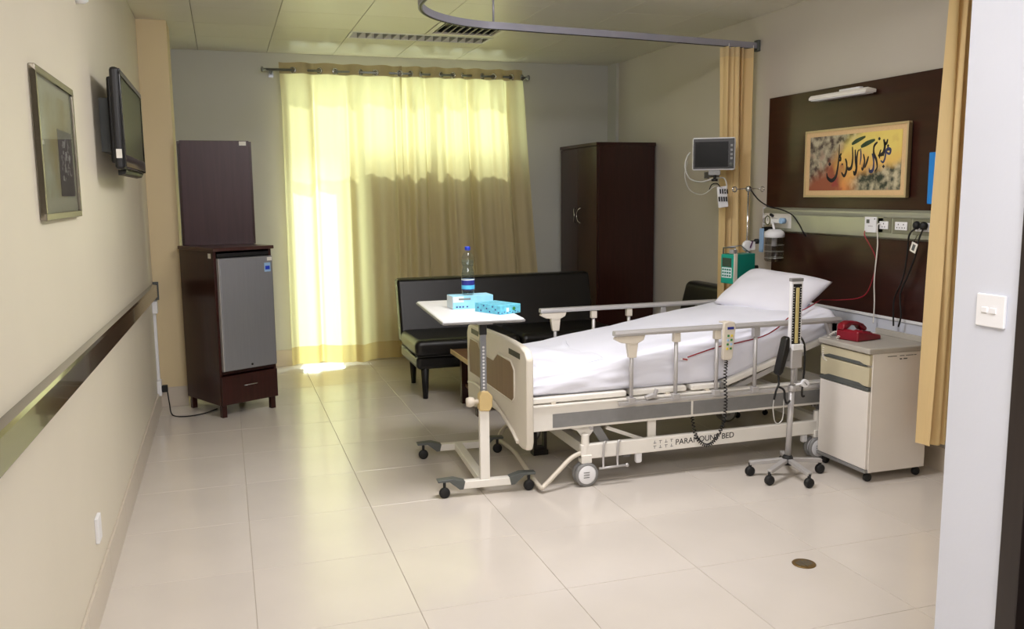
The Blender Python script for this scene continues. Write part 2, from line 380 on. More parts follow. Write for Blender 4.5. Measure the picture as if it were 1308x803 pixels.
# ------------------------------------------------------------------ ceiling fittings
lt = top('ceiling_light', 'recessed rectangular louvred ceiling light with bright metal cells, unlit', 'light', (1.6, 7.26, ZC))
mk('housing', G().box(1.03, 2.17, 7.13, 7.39, ZC+.05, ZC+.056).box(1.03, 2.17, 7.13, 7.136, ZC, ZC+.05).box(1.03, 2.17, 7.384, 7.39, ZC, ZC+.05).box(1.03, 1.036, 7.13, 7.39, ZC, ZC+.05).box(2.164, 2.17, 7.13, 7.39, ZC, ZC+.05), m_grey, lt)
mk('frame', G().box(1.022, 2.178, 7.122, 7.14, ZC-.003, ZC+.004).box(1.022, 2.178, 7.38, 7.398, ZC-.003, ZC+.004).box(1.022, 1.04, 7.14, 7.38, ZC-.003, ZC+.004).box(2.16, 2.178, 7.14, 7.38, ZC-.003, ZC+.004), m_whitep, lt)
for yy in (7.19, 7.33): mk('fluorescent_tube', G().cyl((1.05, yy, ZC+.036), (2.15, yy, ZC+.036), .008, 8), m_whitep, lt)
for y0_, y1_ in ((7.142, 7.20), (7.378, 7.32)): mk('side_reflector', G().prism([(y0_, ZC+.001), (y1_, ZC+.034), (y1_, ZC+.037), (y0_, ZC+.005)], 'x', 1.04, 2.16), m_whitep, lt)
for k in range(15):
    x = 1.04+(k+1)*1.12/16
    mk('louvre_blade', G().prism([(x-.014, ZC+.034), (x+.014, ZC+.034), (x+.004, ZC-.001), (x-.004, ZC-.001)], 'y', 7.14, 7.38), mat('louvre_grey_metal', (112, 110, 122), .35, .5), lt)
vt = top('ceiling_vent', 'square slatted air vent in the ceiling behind the curtain track', 'vent', (1.89, 6.76, ZC))
mk('frame', G().box(1.603, 1.64, 6.473, 7.047, ZC-.006, ZC+.01).box(2.14, 2.177, 6.473, 7.047, ZC-.006, ZC+.01).box(1.64, 2.14, 6.473, 6.51, ZC-.006, ZC+.01).box(1.64, 2.14, 7.01, 7.047, ZC-.006, ZC+.01), m_white, vt)
mk('duct_back', G().box(1.61, 2.17, 6.48, 7.04, ZC+.04, ZC+.045), m_black, vt)
for k in range(9):
    mk('slat', G().obox((1.89-.25+.028+k*.0555, 6.76, ZC+.008), (.034, .50, .003), (0, math.radians(-50), 0)), m_white, vt)
# curtain track
TZ = 2.64
pts = [(3.79, 5.74, TZ), (3.2, 5.66, TZ), (2.6, 5.585, TZ), (2.1, 5.54, TZ), (1.75, 5.50, TZ)]
pts += [(1.75-.66*math.sin(a), 4.85+.65*math.cos(a), TZ) for a in [math.radians(x) for x in range(10, 91, 10)]]
pts += [(1.09, 4.5, TZ)]+[(1.69-.6*math.cos(a), 4.25-.6*math.sin(a), TZ) for a in [math.radians(x) for x in range(10, 91, 10)]]+[(2.6, 3.64, TZ), (3.79, 3.62, TZ)]
tk = top('curtain_track', 'grey aluminium ceiling-hung curtain track bending round the bed', 'curtain track', (3.79, 5.74, TZ))
sp = smooth_path(pts, 4)
def strip(pts, w, h):
    g = G(); vs = []; N = len(pts)
    for i, p in enumerate(pts):
        d = (pts[min(i+1, N-1)]-pts[max(i-1, 0)]).normalized(); u = d.cross(Vector((0, 0, 1))).normalized()
        for a, b in ((-1, -1), (1, -1), (1, 1), (-1, 1)): vs.append(p+u*a*w/2+Vector((0, 0, b*h/2)))
    fs = [(i*4+k, i*4+(k+1) % 4, (i+1)*4+(k+1) % 4, (i+1)*4+k) for i in range(N-1) for k in range(4)]+[(0, 1, 2, 3), tuple(4*N-4+k for k in range(4))]
    g.add(vs, fs); return g
mk('rail', strip(sp, .026, .042), m_track, tk)
mk('rail_groove', strip([p-Vector((0, 0, .0225)) for p in sp], .010, .004), m_black, tk)
for p in ((1.69, 5.5), (1.09, 4.4)): mk('hanger_rod', G().cyl((p[0], p[1], TZ+.02), (p[0], p[1], ZC), .007, 8).cyl((p[0], p[1], ZC-.006), (p[0], p[1], ZC), .025, 12), m_track, tk)
mk('wall_bracket', G().box(3.775, 3.80, 5.715, 5.765, TZ-.04, TZ+.04), m_dgrey, tk, bevel=.004)
mk('wall_bracket', G().box(3.775, 3.80, 3.595, 3.645, TZ-.04, TZ+.04), m_dgrey, tk, bevel=.004)

# ------------------------------------------------------------------ window curtains, rod
RZ, RY = 2.685, 8.19
rod = top('curtain_rod', 'metal curtain rod across the top of the window', 'curtain rod', (1.6, RY, RZ))
mk('rod', G().cyl((.42, RY, RZ), (2.83, RY, RZ), .011, 12), m_steel, rod)
for x, s_ in ((.42, -1), (2.83, 1)): mk('finial', G().lathe([(.0, 0), (.011, 0), (.011, s_*.02), (.024, s_*.025), (.024, s_*.04), (.0, s_*.045)], (x, RY, RZ), 12, 'x'), m_steel, rod)
for x in (.47, 2.80): mk('rod_bracket', G().tube([(x, RY, RZ-.011), (x, RY+.02, RZ-.02), (x, YB, RZ-.02)], .008).box(x-.02, x+.02, YB-.008, YB, RZ-.05, RZ+.02), m_steel, rod)
def win_curtain(name, label, x0, x1, b0, b1, waves, amps, zt, zb_fn, seed):
    rnd = random.Random(seed); ph = [rnd.uniform(0, 6.28) for _ in range(6)]
    root = top(name, label, 'curtain', ((x0+x1)/2, RY, 0), 0, 'curtains over the window')
    def S(u, v):    # v from the top down
        uu = u+.012*math.sin(2*PI*u*3+ph[0])
        wv = math.sin(2*PI*waves*uu)
        lo = .55*math.sin(2*PI*(waves*.5)*uu+ph[1])+.45*math.sin(2*PI*(waves*1.6)*uu+ph[2])+.35*math.sin(2*PI*waves*2.3*uu+ph[3])
        k = min(1, v/.12)
        amp = amps[0]*(1-k)+amps[1]*k
        yy = RY+amp*((1-k)*wv+k*(.5*wv+.6*lo))
        e = v**1.3
        x = (x0+(x1-x0)*u)*(1-e)+(b0+(b1-b0)*u)*e+.012*math.sin(2*PI*waves*uu+1.3)*k
        z = zt+(zb_fn(u)-zt)*v
        return (x, yy-.02*k*v, z)
    hv = .036
    nu = int(110*(x1-x0)/1.1)
    mk('cloth', G().grid(lambda u, v: S(u, hv+(1-hv-.06)*v), nu, 40), c_win, root)
    mk('header_band', G().grid(lambda u, v: S(u, hv*v), nu, 3), c_head, root)
    mk('hem', G().grid(lambda u, v: S(u, .94+.06*v), nu, 3), cloth('curtain_hem_cloth', (206, 186, 142), (240, 220, 150), .33), root)
    n = int(waves*2)
    for i in range(n):
        u = (i+.5)/n*1.0
        # ring where the cloth crosses the rod
        best = min((abs(S(uu/400, .012)[1]-RY), uu/400) for uu in range(int(400*i/n), int(400*(i+1)/n)+1))
        p = S(best[1], .0168); q = S(min(1, best[1]+.004), .0168); d = Vector(q)-Vector(p); d.z = 0; d = d.normalized() if d.length else Vector((1, 0, 0))
        nrm = d.cross(Vector((0, 0, 1))); u2 = Vector((0, 0, 1)); c = Vector((p[0], p[1], RZ))
        mk('eyelet', G().tube([c+(d*math.cos(a)+u2*math.sin(a))*.024 for a in [2*PI*t/14 for t in range(14)]], .007, 6, True), m_chrome, root)
    return root
win_curtain('window_curtain', 'left cream curtain hanging over the bright glazed door, smooth shallow folds', .53, 1.625, .52, 1.64, 4.5, (.034, .045), 2.752, lambda u: .035+.01*math.sin(9*u), 3)
win_curtain('window_curtain', 'right cream curtain with close deep folds hanging behind the black sofa', 1.60, 2.80, 1.60, 3.0, 6, (.036, .062), 2.752, lambda u: .05, 11)

# ------------------------------------------------------------------ privacy curtains
def gather(name, label, axis_pts, z0, z1, n, amp, seed, flare, lean=(0, 0)):
    rnd = random.Random(seed); a = Vector(axis_pts[0]); b = Vector(axis_pts[1]); d = b-a; L = d.length; d.normalize(); nr = Vector((-d.y, d.x))
    ph = [rnd.uniform(0, 6) for _ in range(4)]
    root = top(name, label, 'curtain', ((a.x+b.x)/2, (a.y+b.y)/2, z0))
    def S(u, v):
        k = v
        f = flare[0]*(1-k)+flare[1]*k
        w = math.sin(2*PI*n*u+ph[0]+.6*math.sin(3*v+ph[1]))+.4*math.sin(2*PI*n*.5*u+ph[2]+v)
        s_ = (u-.5)*L*f+.018*math.sin(2*PI*n*u*.7+ph[3]+2*v)
        p = (a+b)/2+d*s_+nr*amp*w*(.7+.3*f)
        return (p.x+lean[0]*v, p.y+lean[1]*v, z1+(z0-z1)*v)
    mk('cloth', G().grid(lambda u, v: S(u, .03+.94*v), n*14, 36), c_priv, root)
    mk('header_tape', G().grid(lambda u, v: S(u, .03*v), n*14, 2), cloth('pale_tape', (226, 204, 160), (220, 190, 140), .2), root)
    mk('hem', G().grid(lambda u, v: S(u, .97+.03*v), n*14, 2), c_priv, root)
    for i in range(6):
        p = S((i+.5)/6, 0); mk('hook', G().cyl((p[0], p[1], z1-.01), (p[0], p[1], z1+.02), .003, 6), m_whitep, root)
    return root
gather('privacy_curtain', 'narrow gathered sand-coloured curtain hanging beside the vital-signs monitor', ((3.47, 5.70), (3.73, 5.735)), .35, TZ-.025, 5, .035, 4, (1.0, .95), (.02, 0))
gather('privacy_curtain', 'gathered sand-coloured curtain hanging beside the white corridor wall', ((3.49, 3.62), (3.785, 3.62)), .24, TZ-.025, 5, .04, 9, (.86, 1.0), (-.035, 0))

# ------------------------------------------------------------------ left wall
rl = top('wall_guard_rail', 'dark varnished wooden guard rail along the left wall', 'rail', (XL, 4.5, 1.0))
def ry(y): return 1.078-(y-2.16)*.0262
g = G()
pz = [(0, .0), (.028, .004), (.034, .012), (.034, .094), (.028, .104), (0, .108)]
ys = [YS+.05, 7.0]
vs = [(XL+dx, y, ry(y)-.112+dz) for y in ys for dx, dz in pz]; n = len(pz)
g.add(vs, [tuple(range(n)), tuple(range(n, 2*n))[::-1]]+[(i, (i+1) % n, n+(i+1) % n, n+i) for i in range(n)])
mk('rail_board', g, m_railw, rl)
mk('end_cap', G().box(XL, XL+.04, 7.0, 7.012, ry(7)-.13, ry(7)+.005), m_dgrey, rl)
# framed picture
PY0, PY1, PZ0, PZ1 = 2.985, 3.69, 1.517, 1.985
pc = top('framed_picture', 'tall metal-framed picture of pale flowers behind glass on the left wall', 'picture', (XL, 3.35, 1.5))
g = G()
for b_ in ((PY0, PY1, PZ1-.022, PZ1), (PY0, PY1, PZ0, PZ0+.022), (PY0, PY0+.022, PZ0+.022, PZ1-.022), (PY1-.022, PY1, PZ0+.022, PZ1-.022)): g.box(XL, XL+.020, *b_)
mk('frame', g, m_pewter, pc, bevel=.003)
def art_left():
    m = bpy.data.materials.new('pale_flower_print'); m.use_nodes = True; nt = m.node_tree; b = nt.nodes['Principled BSDF']; b.inputs['Roughness'].default_value = .5
    tc = nt.nodes.new('ShaderNodeTexCoord'); nz = nt.nodes.new('ShaderNodeTexNoise'); nz.inputs['Scale'].default_value = 5; nz.inputs['Detail'].default_value = 5
    r = nt.nodes.new('ShaderNodeValToRGB'); r.color_ramp.elements[0].color = srgb(168, 158, 96); r.color_ramp.elements[1].color = srgb(196, 206, 176); r.color_ramp.elements[0].position = .35; r.color_ramp.elements[1].position = .6
    nt.links.new(tc.outputs['Object'], nz.inputs[0]); nt.links.new(nz.outputs[0], r.inputs[0]); nt.links.new(r.outputs[0], b.inputs[0]); return m
mk('picture_mat', G().box(XL, XL+.010, PY0+.02, PY1-.02, PZ0+.02, PZ1-.02), mat('pale_green_mat', (196, 200, 168), .6), pc)
mk('print', G().box(XL+.010, XL+.012, PY0+.05, PY1-.07, PZ0+.07, PZ1-.06), art_left(), pc)
mk('dark_print_area', G().box(XL+.012, XL+.0135, PY0+.34, PY1-.08, PZ0+.075, PZ0+.30), mat('charcoal_print', (52, 56, 54), .5, noise=.1), pc)
rnd = random.Random(2); g = G()
for k in range(34):
    y0 = 3.44+rnd.uniform(-.07, .10); z0 = 1.70+rnd.uniform(-.06, .10)*(1 if k % 2 else .7)
    a = rnd.uniform(0, 3.1); L = rnd.uniform(.012, .03)
    g.bar((XL+.0143, y0, z0), (XL+.0143, y0+L*math.cos(a), z0+L*math.sin(a)), .0012, .004)
fl_ = mk('pale_blossom', g, mat('blossom_white', (190, 190, 184), .6), pc); fl_['kind'] = 'stuff'
mk('picture_glass', G().box(XL+.0155, XL+.017, PY0+.02, PY1-.02, PZ0+.02, PZ1-.02), g_pic, pc)
# television
tv = top('television', 'flat black television mounted on the left wall beyond the picture', 'television', (XL, 4.9, 1.95))
TY0, TY1, TZ0, TZ1 = 4.33, 5.42, 1.71, 2.16
def tvx(y): return -.435
mk('rear_housing', G().prism([(TY0+.10, TZ0+.03), (TY1-.10, TZ0+.03), (TY1-.10, TZ1-.03), (TY0+.10, TZ1-.03)], 'x', -.475, -.44), m_black, tv, bevel=.012)
mk('body', G().box(-.450, -.412, TY0, TY1, TZ0, TZ1), m_black, tv, bevel=.014)
mk('bezel', G().box(-.416, -.405, TY0+.01, TY1-.01, TZ1-.03, TZ1-.006).box(-.416, -.405, TY0+.01, TY0+.04, TZ0+.01, TZ1-.03).box(-.416, -.405, TY1-.04, TY1-.01, TZ0+.01, TZ1-.03).box(-.416, -.405, TY0+.04, TY1-.04, TZ0+.01, TZ0+.07), mat('glossy_black_bezel', (36, 36, 38), .12), tv, bevel=.004)
mk('screen', G().box(-.414, -.410, TY0+.04, TY1-.04, TZ0+.07, TZ1-.03), m_screen, tv)
mk('speaker_bar', G().prism([(-.45, TZ0), (-.412, TZ0), (-.42, TZ0-.018), (-.45, TZ0-.024)], 'y', TY0+.1, TY1-.1), m_black, tv, bevel=.003)
mk('wall_mount', G().box(XL, -.475, 4.6, 5.0, 1.8, 2.05), m_dgrey, tv)
mk('asset_sticker', G().box(-.442, -.418, TY0-.0015, TY0, 1.76, 1.80), m_skinlab, tv)
one('wall_socket', G().box(XL, XL+.014, 3.54, 3.62, .27, .37), m_whitep, 'small white socket low on the left wall near the skirting', 'socket', bevel=.003)
sn = top('wall_sensor', 'round white sensor high on the left wall at the top of the photo', 'sensor', (XL, 4.1, 2.42))
mk('sensor_base', G().lathe([(0, .0), (.045, 0), (.045, .03), (.036, .045), (0, .045)], (XL, 4.1, 2.42), 20, 'x'), m_whitep, sn)
mk('sensor_eye', G().lathe([(.02, .044), (.018, .055), (0, .058)], (XL, 4.1, 2.42), 16, 'x'), m_grey, sn)
ct = top('cable_trunking', 'thin white vertical cable trunking below the guard rail with switch and socket', 'trunking', (XL, 6.9, .15))
mk('channel', G().box(XL, XL+.02, 6.86, 6.90, .24, .76), m_whitep, ct, bevel=.002)
mk('switch_box', G().box(XL, XL+.035, 6.82, 6.92, .74, .83), m_whitep, ct, bevel=.004)
sb = mk('socket_box', G().box(XL, XL+.03, 6.80, 6.90, .13, .24), m_whitep, ct, bevel=.004)
mk('plug', G().box(XL+.03, XL+.07, 6.83, 6.87, .15, .20), m_rubber, ct, bevel=.005)
one('power_cable', G().tube(smooth_path([(XL+.065, 6.85, .16), (XL+.075, 6.84, .06), (-.43, 6.70, .006), (-.34, 6.62, .006), (-.22, 6.66, .006), (-.12, 6.78, .006)]), .005, 6), m_rubber, 'black power cable curling from the low socket to the fridge cabinet', 'cable')

# ------------------------------------------------------------------ fridge cabinet (turned about 28 degrees)
CR = math.radians(28); CW, CD, CHh = .455, .515, 1.225
fc = top('fridge_cabinet', 'tall dark mahogany cabinet on short legs housing the silver fridge', 'cabinet', (-.085, 6.475, 0), CR)
def L(name, g, m, p, **k): return mk(name, g, m, p, local=True, **k)
L('side_panel', G().box(0, .02, 0, CD, .09, CHh-.025), m_wood, fc, bevel=.002)
L('side_panel', G().box(CW-.02, CW, 0, CD, .09, CHh-.025), m_wood, fc, bevel=.002)
L('back_panel', G().box(.02, CW-.02, CD-.015, CD, .09, CHh-.025), m_wood, fc)
L('bottom_panel', G().box(.02, CW-.02, 0.02, CD-.015, .09, .11), m_wood, fc)
L('shelf', G().box(.02, CW-.02, 0.005, CD-.015, .315, .335), m_wood, fc)
L('cabinet_top', G().box(-.012, CW+.012, -.025, CD, CHh-.025, CHh), m_wood_top, fc, bevel=.004)
dr = L('drawer', G().box(.004, CW-.004, -.018, .018, .095, .305), m_wood, fc, bevel=.003)
L('drawer_handle', G().tube(smooth_path([(.17, -.018, .222), (.18, -.036, .224), (.225, -.040, .226), (.27, -.036, .226), (.28, -.018, .226)], 4), .004, 8), m_chrome, dr)
for x, y in ((.03, .03), (CW-.03, .03), (.03, CD-.03), (CW-.03, CD-.03)): L('leg', G().box(x-.018, x+.018, y-.018, y+.018, 0, .09), m_wood, fc)
L('asset_sticker', G().box(-.0015, 0, .035, .075, CHh-.075, CHh-.04), m_skinlab, fc)
fr = top('mini_fridge', 'silver-doored mini fridge standing inside the mahogany cabinet', 'fridge', (-.085, 6.475, .336), CR)
L('body', G().box(.03, CW-.03, .03, .45, 0, .845), m_black, fr, bevel=.004)
dd = L('door', G().box(.026, CW-.01, -.035, .028, .006, .815), m_fridge, fr, bevel=.008)
L('door_edge_strip', G().box(.020, .027, -.030, .024, .006, .815), m_alu, fr, bevel=.002)
L('top_grille', G().box(.026, CW-.024, -.005, .028, .822, .848), m_black, fr, bevel=.003)
L('lock', G().cyl((.24, -.035, .035), (.24, -.039, .035), .008, 12), m_black, dd)
L('energy_label', G().box(.375, .425, -.0362, -.035, .70, .765), m_lblue, dd)
L('white_sticker', G().box(.40, .438, -.0362, -.035, .78, .805), m_skinlab, dd)
L('label_print', G().box(.382, .418, -.0372, -.0362, .715, .742), m_blue, dd)
bp = top('wooden_panel', 'plum-brown wooden panel standing upright on top of the fridge cabinet', 'panel', (-.05, 6.93, CHh))
mk('front_board', G().box(-.282, .205, 6.90, 6.925, CHh, 1.99), m_board, bp, bevel=.002)
mk('rear_board', G().box(-.300, .222, 6.93, 6.965, CHh, 1.985), m_wood, bp, bevel=.002)
mk('side_batten', G().box(-.290, .212, 6.925, 6.93, CHh, 1.98), m_wood, bp)
mk('asset_sticker', G().box(.135, .185, 6.8985, 6.90, 1.955, 1.985), m_skinlab, bp)

# ------------------------------------------------------------------ wardrobe
wd = top('wardrobe', 'tall two-door dark mahogany wardrobe in the far right corner', 'wardrobe', (3.45, 7.8, 0))
WY0, WY1 = 7.30, 8.18
mk('carcass', G().box(3.215, 3.77, WY0, WY1, .06, 2.015), m_ward, wd, bevel=.003)
mk('cornice', G().box(3.185, 3.775, WY0-.008, WY1+.008, 2.0, 2.03), m_ward, wd, bevel=.003)
mk('plinth', G().box(3.24, 3.76, WY0+.01, WY1-.01, 0, .06), m_ward, wd)
ym = (WY0+WY1)/2
for a, b, hy in ((WY0+.003, ym-.002, ym-.05), (ym+.002, WY1-.003, ym+.05)):
    d = mk('door', G().box(3.192, 3.214, a, b, .07, 1.995), m_ward, wd, bevel=.002)
    s_ = 1 if hy > ym else -1
    mk('handle', G().tube(smooth_path([(3.192, hy+s_*.02, 1.30), (3.172, hy, 1.32), (3.168, hy-s_*.022, 1.37), (3.172, hy, 1.42), (3.192, hy+s_*.02, 1.44)], 5), .0055, 8), m_chrome, d)
mk('lock', G().cyl((3.193, ym-.16, .74), (3.186, ym-.16, .74), .009, 12), m_chrome, wd)

# ------------------------------------------------------------------ sofa, armchair, coffee table
def cushion(x0, x1, y0, y1, z0, z1): return G().box(x0, x1, y0, y1, z0, z1)
sf = top('sofa', 'armless black leather sofa below the window curtain', 'sofa', (2.2, 6.9, 0))
mk('seat_base', cushion(1.36, 3.07, 6.54, 7.2, .235, .345), m_leather, sf, bevel=.035, seg=4)
mk('seat_cushion', cushion(1.345, 2.20, 6.50, 7.12, .335, .475), m_leather, sf, bevel=.05, seg=5)
mk('seat_cushion', cushion(2.205, 3.08, 6.50, 7.12, .335, .475), m_leather, sf, bevel=.05, seg=5)
g = G().prism([(7.06, .38), (7.20, .36), (7.34, .885), (7.20, .885)], 'x', 1.345, 3.08); mk('backrest', g, m_leather, sf, bevel=.028, seg=4)
mk('seat_piping', G().tube([(1.36, 6.515, .345), (3.065, 6.515, .345)], .006, 6).tube([(1.352, 6.53, .345), (1.352, 7.10, .345)], .006, 6), m_leather, sf)
for x, y in ((1.43, 6.58), (3.0, 6.58), (1.46, 7.18), (3.0, 7.18)):
    mk('leg', G().tube([(x, y, .25), (x, y, 0)], [.034, .02], 4), m_rubber, sf)
ac = top('armchair', 'black leather low-backed chair against the right wall behind the bed', 'chair', (3.4, 6.15, 0))
mk('seat_base', cushion(3.02, 3.62, 5.86, 6.46, .235, .345), m_leather, ac, bevel=.03, seg=4)
mk('seat_cushion', cushion(3.0, 3.60, 5.86, 6.46, .335, .475), m_leather, ac, bevel=.05, seg=5)
mk('backrest', G().prism([(3.52, .38), (3.66, .36), (3.775, .85), (3.64, .85)], 'y', 5.86, 6.48), m_leather, ac, bevel=.045, seg=5)
for x, y in ((3.07, 5.92), (3.6, 5.92), (3.07, 6.4), (3.6, 6.4)): mk('leg', G().tube([(x, y, .25), (x, y, 0)], [.034, .02], 4), m_rubber, ac)
tb = top('coffee_table', 'low dark wooden coffee table half hidden behind the bed foot', 'table', (2.2, 6.1, 0))
mk('tabletop', G().box(1.60, 2.75, 5.86, 6.40, .385, .41), m_tablew, tb, bevel=.003)
mk('edge_band', G().box(1.592, 1.60, 5.855, 6.405, .380, .412), m_ash, tb)
mk('lower_shelf', G().box(1.68, 2.68, 5.93, 6.33, .13, .15), m_tablew, tb)
for x, y in ((1.68, 5.92), (2.67, 5.92), (1.68, 6.34), (2.67, 6.34)): mk('leg', G().box(x-.025, x+.025, y-.025, y+.025, 0, .385), m_wood, tb)

# ------------------------------------------------------------------ bed
YN0, YF0 = 4.27, 5.20          # near and far frame lines
bd = top('hospital_bed', 'white adjustable hospital bed with side rails and its head raised', 'bed', (2.5, 4.73, 0))
fb_out = [(5.33, .33), (5.33, .72), (5.30, .765), (5.22, .775), (5.08, .78), (4.9, .79), (4.6, .80), (4.42, .80), (4.27, .795), (4.20, .78), (4.165, .74), (4.165, .30), (4.185, .255), (4.26, .245), (4.34, .255), (4.42, .29), (4.52, .335), (4.75, .345), (5.0, .335), (5.10, .285), (5.18, .255), (5.26, .255), (5.32, .29)]
fbp = mk('footboard', G().prism(fb_out, 'x', 1.435, 1.475), m_bedpl, bd, bevel=.012, seg=3)
def inset(poly): return [(y, z) for y, z in poly]
mk('inlay_panel', G().prism([(5.25, .47), (5.27, .62), (5.24, .69), (5.06, .69), (4.99, .64), (4.74, .64), (4.66, .69), (4.42, .69), (4.36, .65), (4.36, .50), (4.40, .47)], 'x', 1.431, 1.4355), m_bedwd, fbp, bevel=.001)
g = G()
mk('inlay_rim', G().tube([Vector((1.433, y, z)) for y, z in [(5.25, .47), (5.27, .62), (5.24, .69), (5.06, .69), (4.99, .64), (4.74, .64), (4.66, .69), (4.42, .69), (4.36, .65), (4.36, .50), (4.40, .47)]], .006, 6, True), m_bedpl, fbp)
for y0, y1 in ((4.27, 4.46), (5.06, 5.22)): mk('grip_slot', G().box(1.4335, 1.437, y0, y1, .724, .755), m_black, fbp, bevel=.001)
mk('footboard_rib', G().tube(smooth_path([(1.43, 5.28, .40), (1.425, 5.1, .42), (1.425, 4.75, .40), (1.428, 4.45, .33), (1.43, 4.30, .27)], 6), .010, 8), m_bedpl, fbp)
# upper frame
for y, s_ in ((YN0, -1), (YF0, 1)):
    b = mk('side_beam', G().box(1.475, 3.50, y-.018, y+.018, .33, .462), m_white, bd, bevel=.005)
    for a, c in ((1.61, 2.44), (2.455, 3.47)): mk('bumper_strip', G().box(a, c, y+s_*.018-.003, y+s_*.018+.003, .345, .42), m_grey, b)
    mk('ledge', G().box(1.475, 3.50, y-.03+(.0), y+.03, .462, .470), m_white, b)
mk('end_beam', G().box(1.475, 1.51, YN0+.018, YF0-.018, .36, .44), m_white, bd); mk('end_beam', G().box(3.465, 3.50, YN0+.018, YF0-.018, .36, .44), m_white, bd)
for x in (1.95, 2.6, 3.1): mk('cross_beam', G().box(x-.02, x+.02, YN0+.018, YF0-.018, .38, .43), m_white, bd)
mk('actuator', G().cyl((2.0, 4.72, .40), (2.7, 4.72, .36), .032, 12).cyl((2.7, 4.72, .36), (3.05, 4.72, .47), .015, 10), m_black, bd)
mk('motor_box', G().box(1.75, 1.98, 4.5, 4.68, .35, .455), m_black, bd, bevel=.01)
# mattress platform: flat foot part, raised head part
PX = 2.66; ang = math.radians(17.5)
for a, b in ((1.495, 2.05), (2.075, 2.42), (2.45, 2.635)): mk('platform_section', G().box(a, b, YN0-.005, YF0+.005, .477, .510), m_white, bd, bevel=.01, seg=3)
for x in (1.62, 2.3, 2.55): mk('platform_post', G().box(x-.012, x+.012, YN0-.01, YN0+.015, .465, .48).box(x-.012, x+.012, YF0-.015, YF0+.01, .465, .48), m_cream, bd)
mk('raised_platform', G().obox((PX+.43*math.cos(ang), (YN0+YF0)/2, .497+.43*math.sin(ang)), (.86, YF0-YN0+.01, .035), (0, -ang, 0)), m_white, bd, bevel=.012, seg=3)
for y in (YN0+.04, YF0-.04): mk('lift_arm', G().bar((2.72, y, .45), (3.22, y, .64), .02, .03), m_alu, bd)
mk('hinge', G().cyl((2.645, YN0-.012, .495), (2.645, YF0+.012, .495), .018, 12), m_grey, bd)
# lower chassis
for y in (YN0, YF0-.02):
    b = mk('chassis_beam', G().box(1.775, 3.46, y-.018, y+.018, .150, .232), m_white, bd, bevel=.006)
for x in (1.83, 3.40): mk('chassis_cross_beam', G().box(x-.025, x+.025, YN0+.018, YF0-.038, .16, .22), m_white, bd)
text('lettering', 'PARAMOUNT BED', .046, m_black, bd, MW((2.535, YN0-.0188, .196), (1, 0, .02), (0, 0, 1)))
g = G(); rnd = random.Random(5)
for i in range(4):
    for j in range(2):
        x = 2.215+i*.035; z = .205-j*.028; g.box(x, x+.003, YN0-.0192, YN0-.018, z-.008, z+.010); g.box(x-.006, x+.012, YN0-.0192, YN0-.018, z+(.006 if (i+j) % 2 else -.006), z+(.009 if (i+j) % 2 else -.003))
mk('printed_symbols', g, m_grey, bd)
# lift linkages
for x in (1.85, 3.3):
    for y in (YN0+.03, YF0-.05):
        l = mk('lift_link', G().bar((x, y, .36), (x+.10, y, .20), .012, .05), m_grey, bd, bevel=.004)
        mk('pivot_bolt', G().cyl((x, y-.012, .315), (x, y+.012, .315), .013, 10), m_chrome, l)
for y in (YN0+.03, YF0-.05): mk('bracket_plate', G().prism([(1.70, .335), (1.86, .335), (1.87, .30), (1.84, .265), (1.80, .262), (1.77, .30)], 'y', y-.006, y+.006), m_white, bd, bevel=.003)
mk('stabiliser_bar', G().bar((1.95, YN0+.05, .30), (2.2, YN0+.05, .20), .015, .02).bar((2.22, YN0+.03, .33), (2.22, YN0+.03, .21), .012, .05), m_white, bd)
mk('support_loop', G().box(1.725, 1.745, 4.88, 4.92, .03, .36).box(1.79, 1.81, 4.88, 4.92, .03, .36).box(1.745, 1.79, 4.88, 4.92, .03, .05).box(1.72, 1.815, 4.87, 4.93, .0, .03), m_door, bd)
# casters: build one with parts, copy the rest
cs = None
for x, y in ((1.805, YN0), (3.30, YN0), (1.805, YF0-.02), (3.25, YF0-.02)):
    h = mk('caster_post', G().cyl((x, y, .115), (x, y, .29), .022, 16).box(x-.03, x+.03, y-.028, y+.028, .13, .175), m_white, bd, bevel=.004)
    for s_ in (-1, 1):
        yy = y+s_*.022
        mk('caster_tyre', G().lathe([(.052, -.011), (.064, -.010), (.067, 0), (.064, .010), (.052, .011)], (x, yy, .067), 28, 'y'), m_grey, h)
        mk('caster_disc', G().lathe([(0, -.012), (.045, -.013), (.054, -.009), (.054, .009), (.045, .013), (0, .012)], (x, yy, .067), 28, 'y'), m_whitep, h)
    mk('caster_slots', G().box(x-.022, x+.012, y-.0365, y-.0345, .080, .083).box(x-.022, x+.012, y-.0365, y-.0345, .066, .069).box(x-.022, x+.012, y-.0365, y-.0345, .052, .055), m_dgrey, h)
# brake pedal loop at the foot
mk('brake_pedal_bar', G().tube(smooth_path([(1.80, YN0, .19), (1.72, YN0-.01, .165), (1.63, YN0-.03, .10), (1.56, YN0-.04, .045), (1.535, YN0-.03, .03), (1.54, 4.45, .05), (1.56, 4.75, .075), (1.57, 5.0, .06), (1.60, 5.2, .03), (1.66, 5.25, .09), (1.80, YF0, .19)], 6), .013, 8), m_cream, bd)
for x in (1.90, 1.985): mk('drainage_hook', G().tube(smooth_path([(x+.02, YN0-.02, .238), (x+.005, YN0-.03, .232), (x, YN0-.03, .15), (x-.006, YN0-.045, .10)], 5), .0065, 8), m_alu, bd)
mk('hook_rod', G().tube([(1.87, YN0-.045, .10), (2.03, YN0-.045, .103)], .007, 8).sphere((2.035, YN0-.045, .103), .012, 8), m_alu, bd)
mk('pedal', G().obox((2.13, YN0+.01, .125), (.04, .03, .07)), m_whitep, bd, bevel=.012, seg=3)
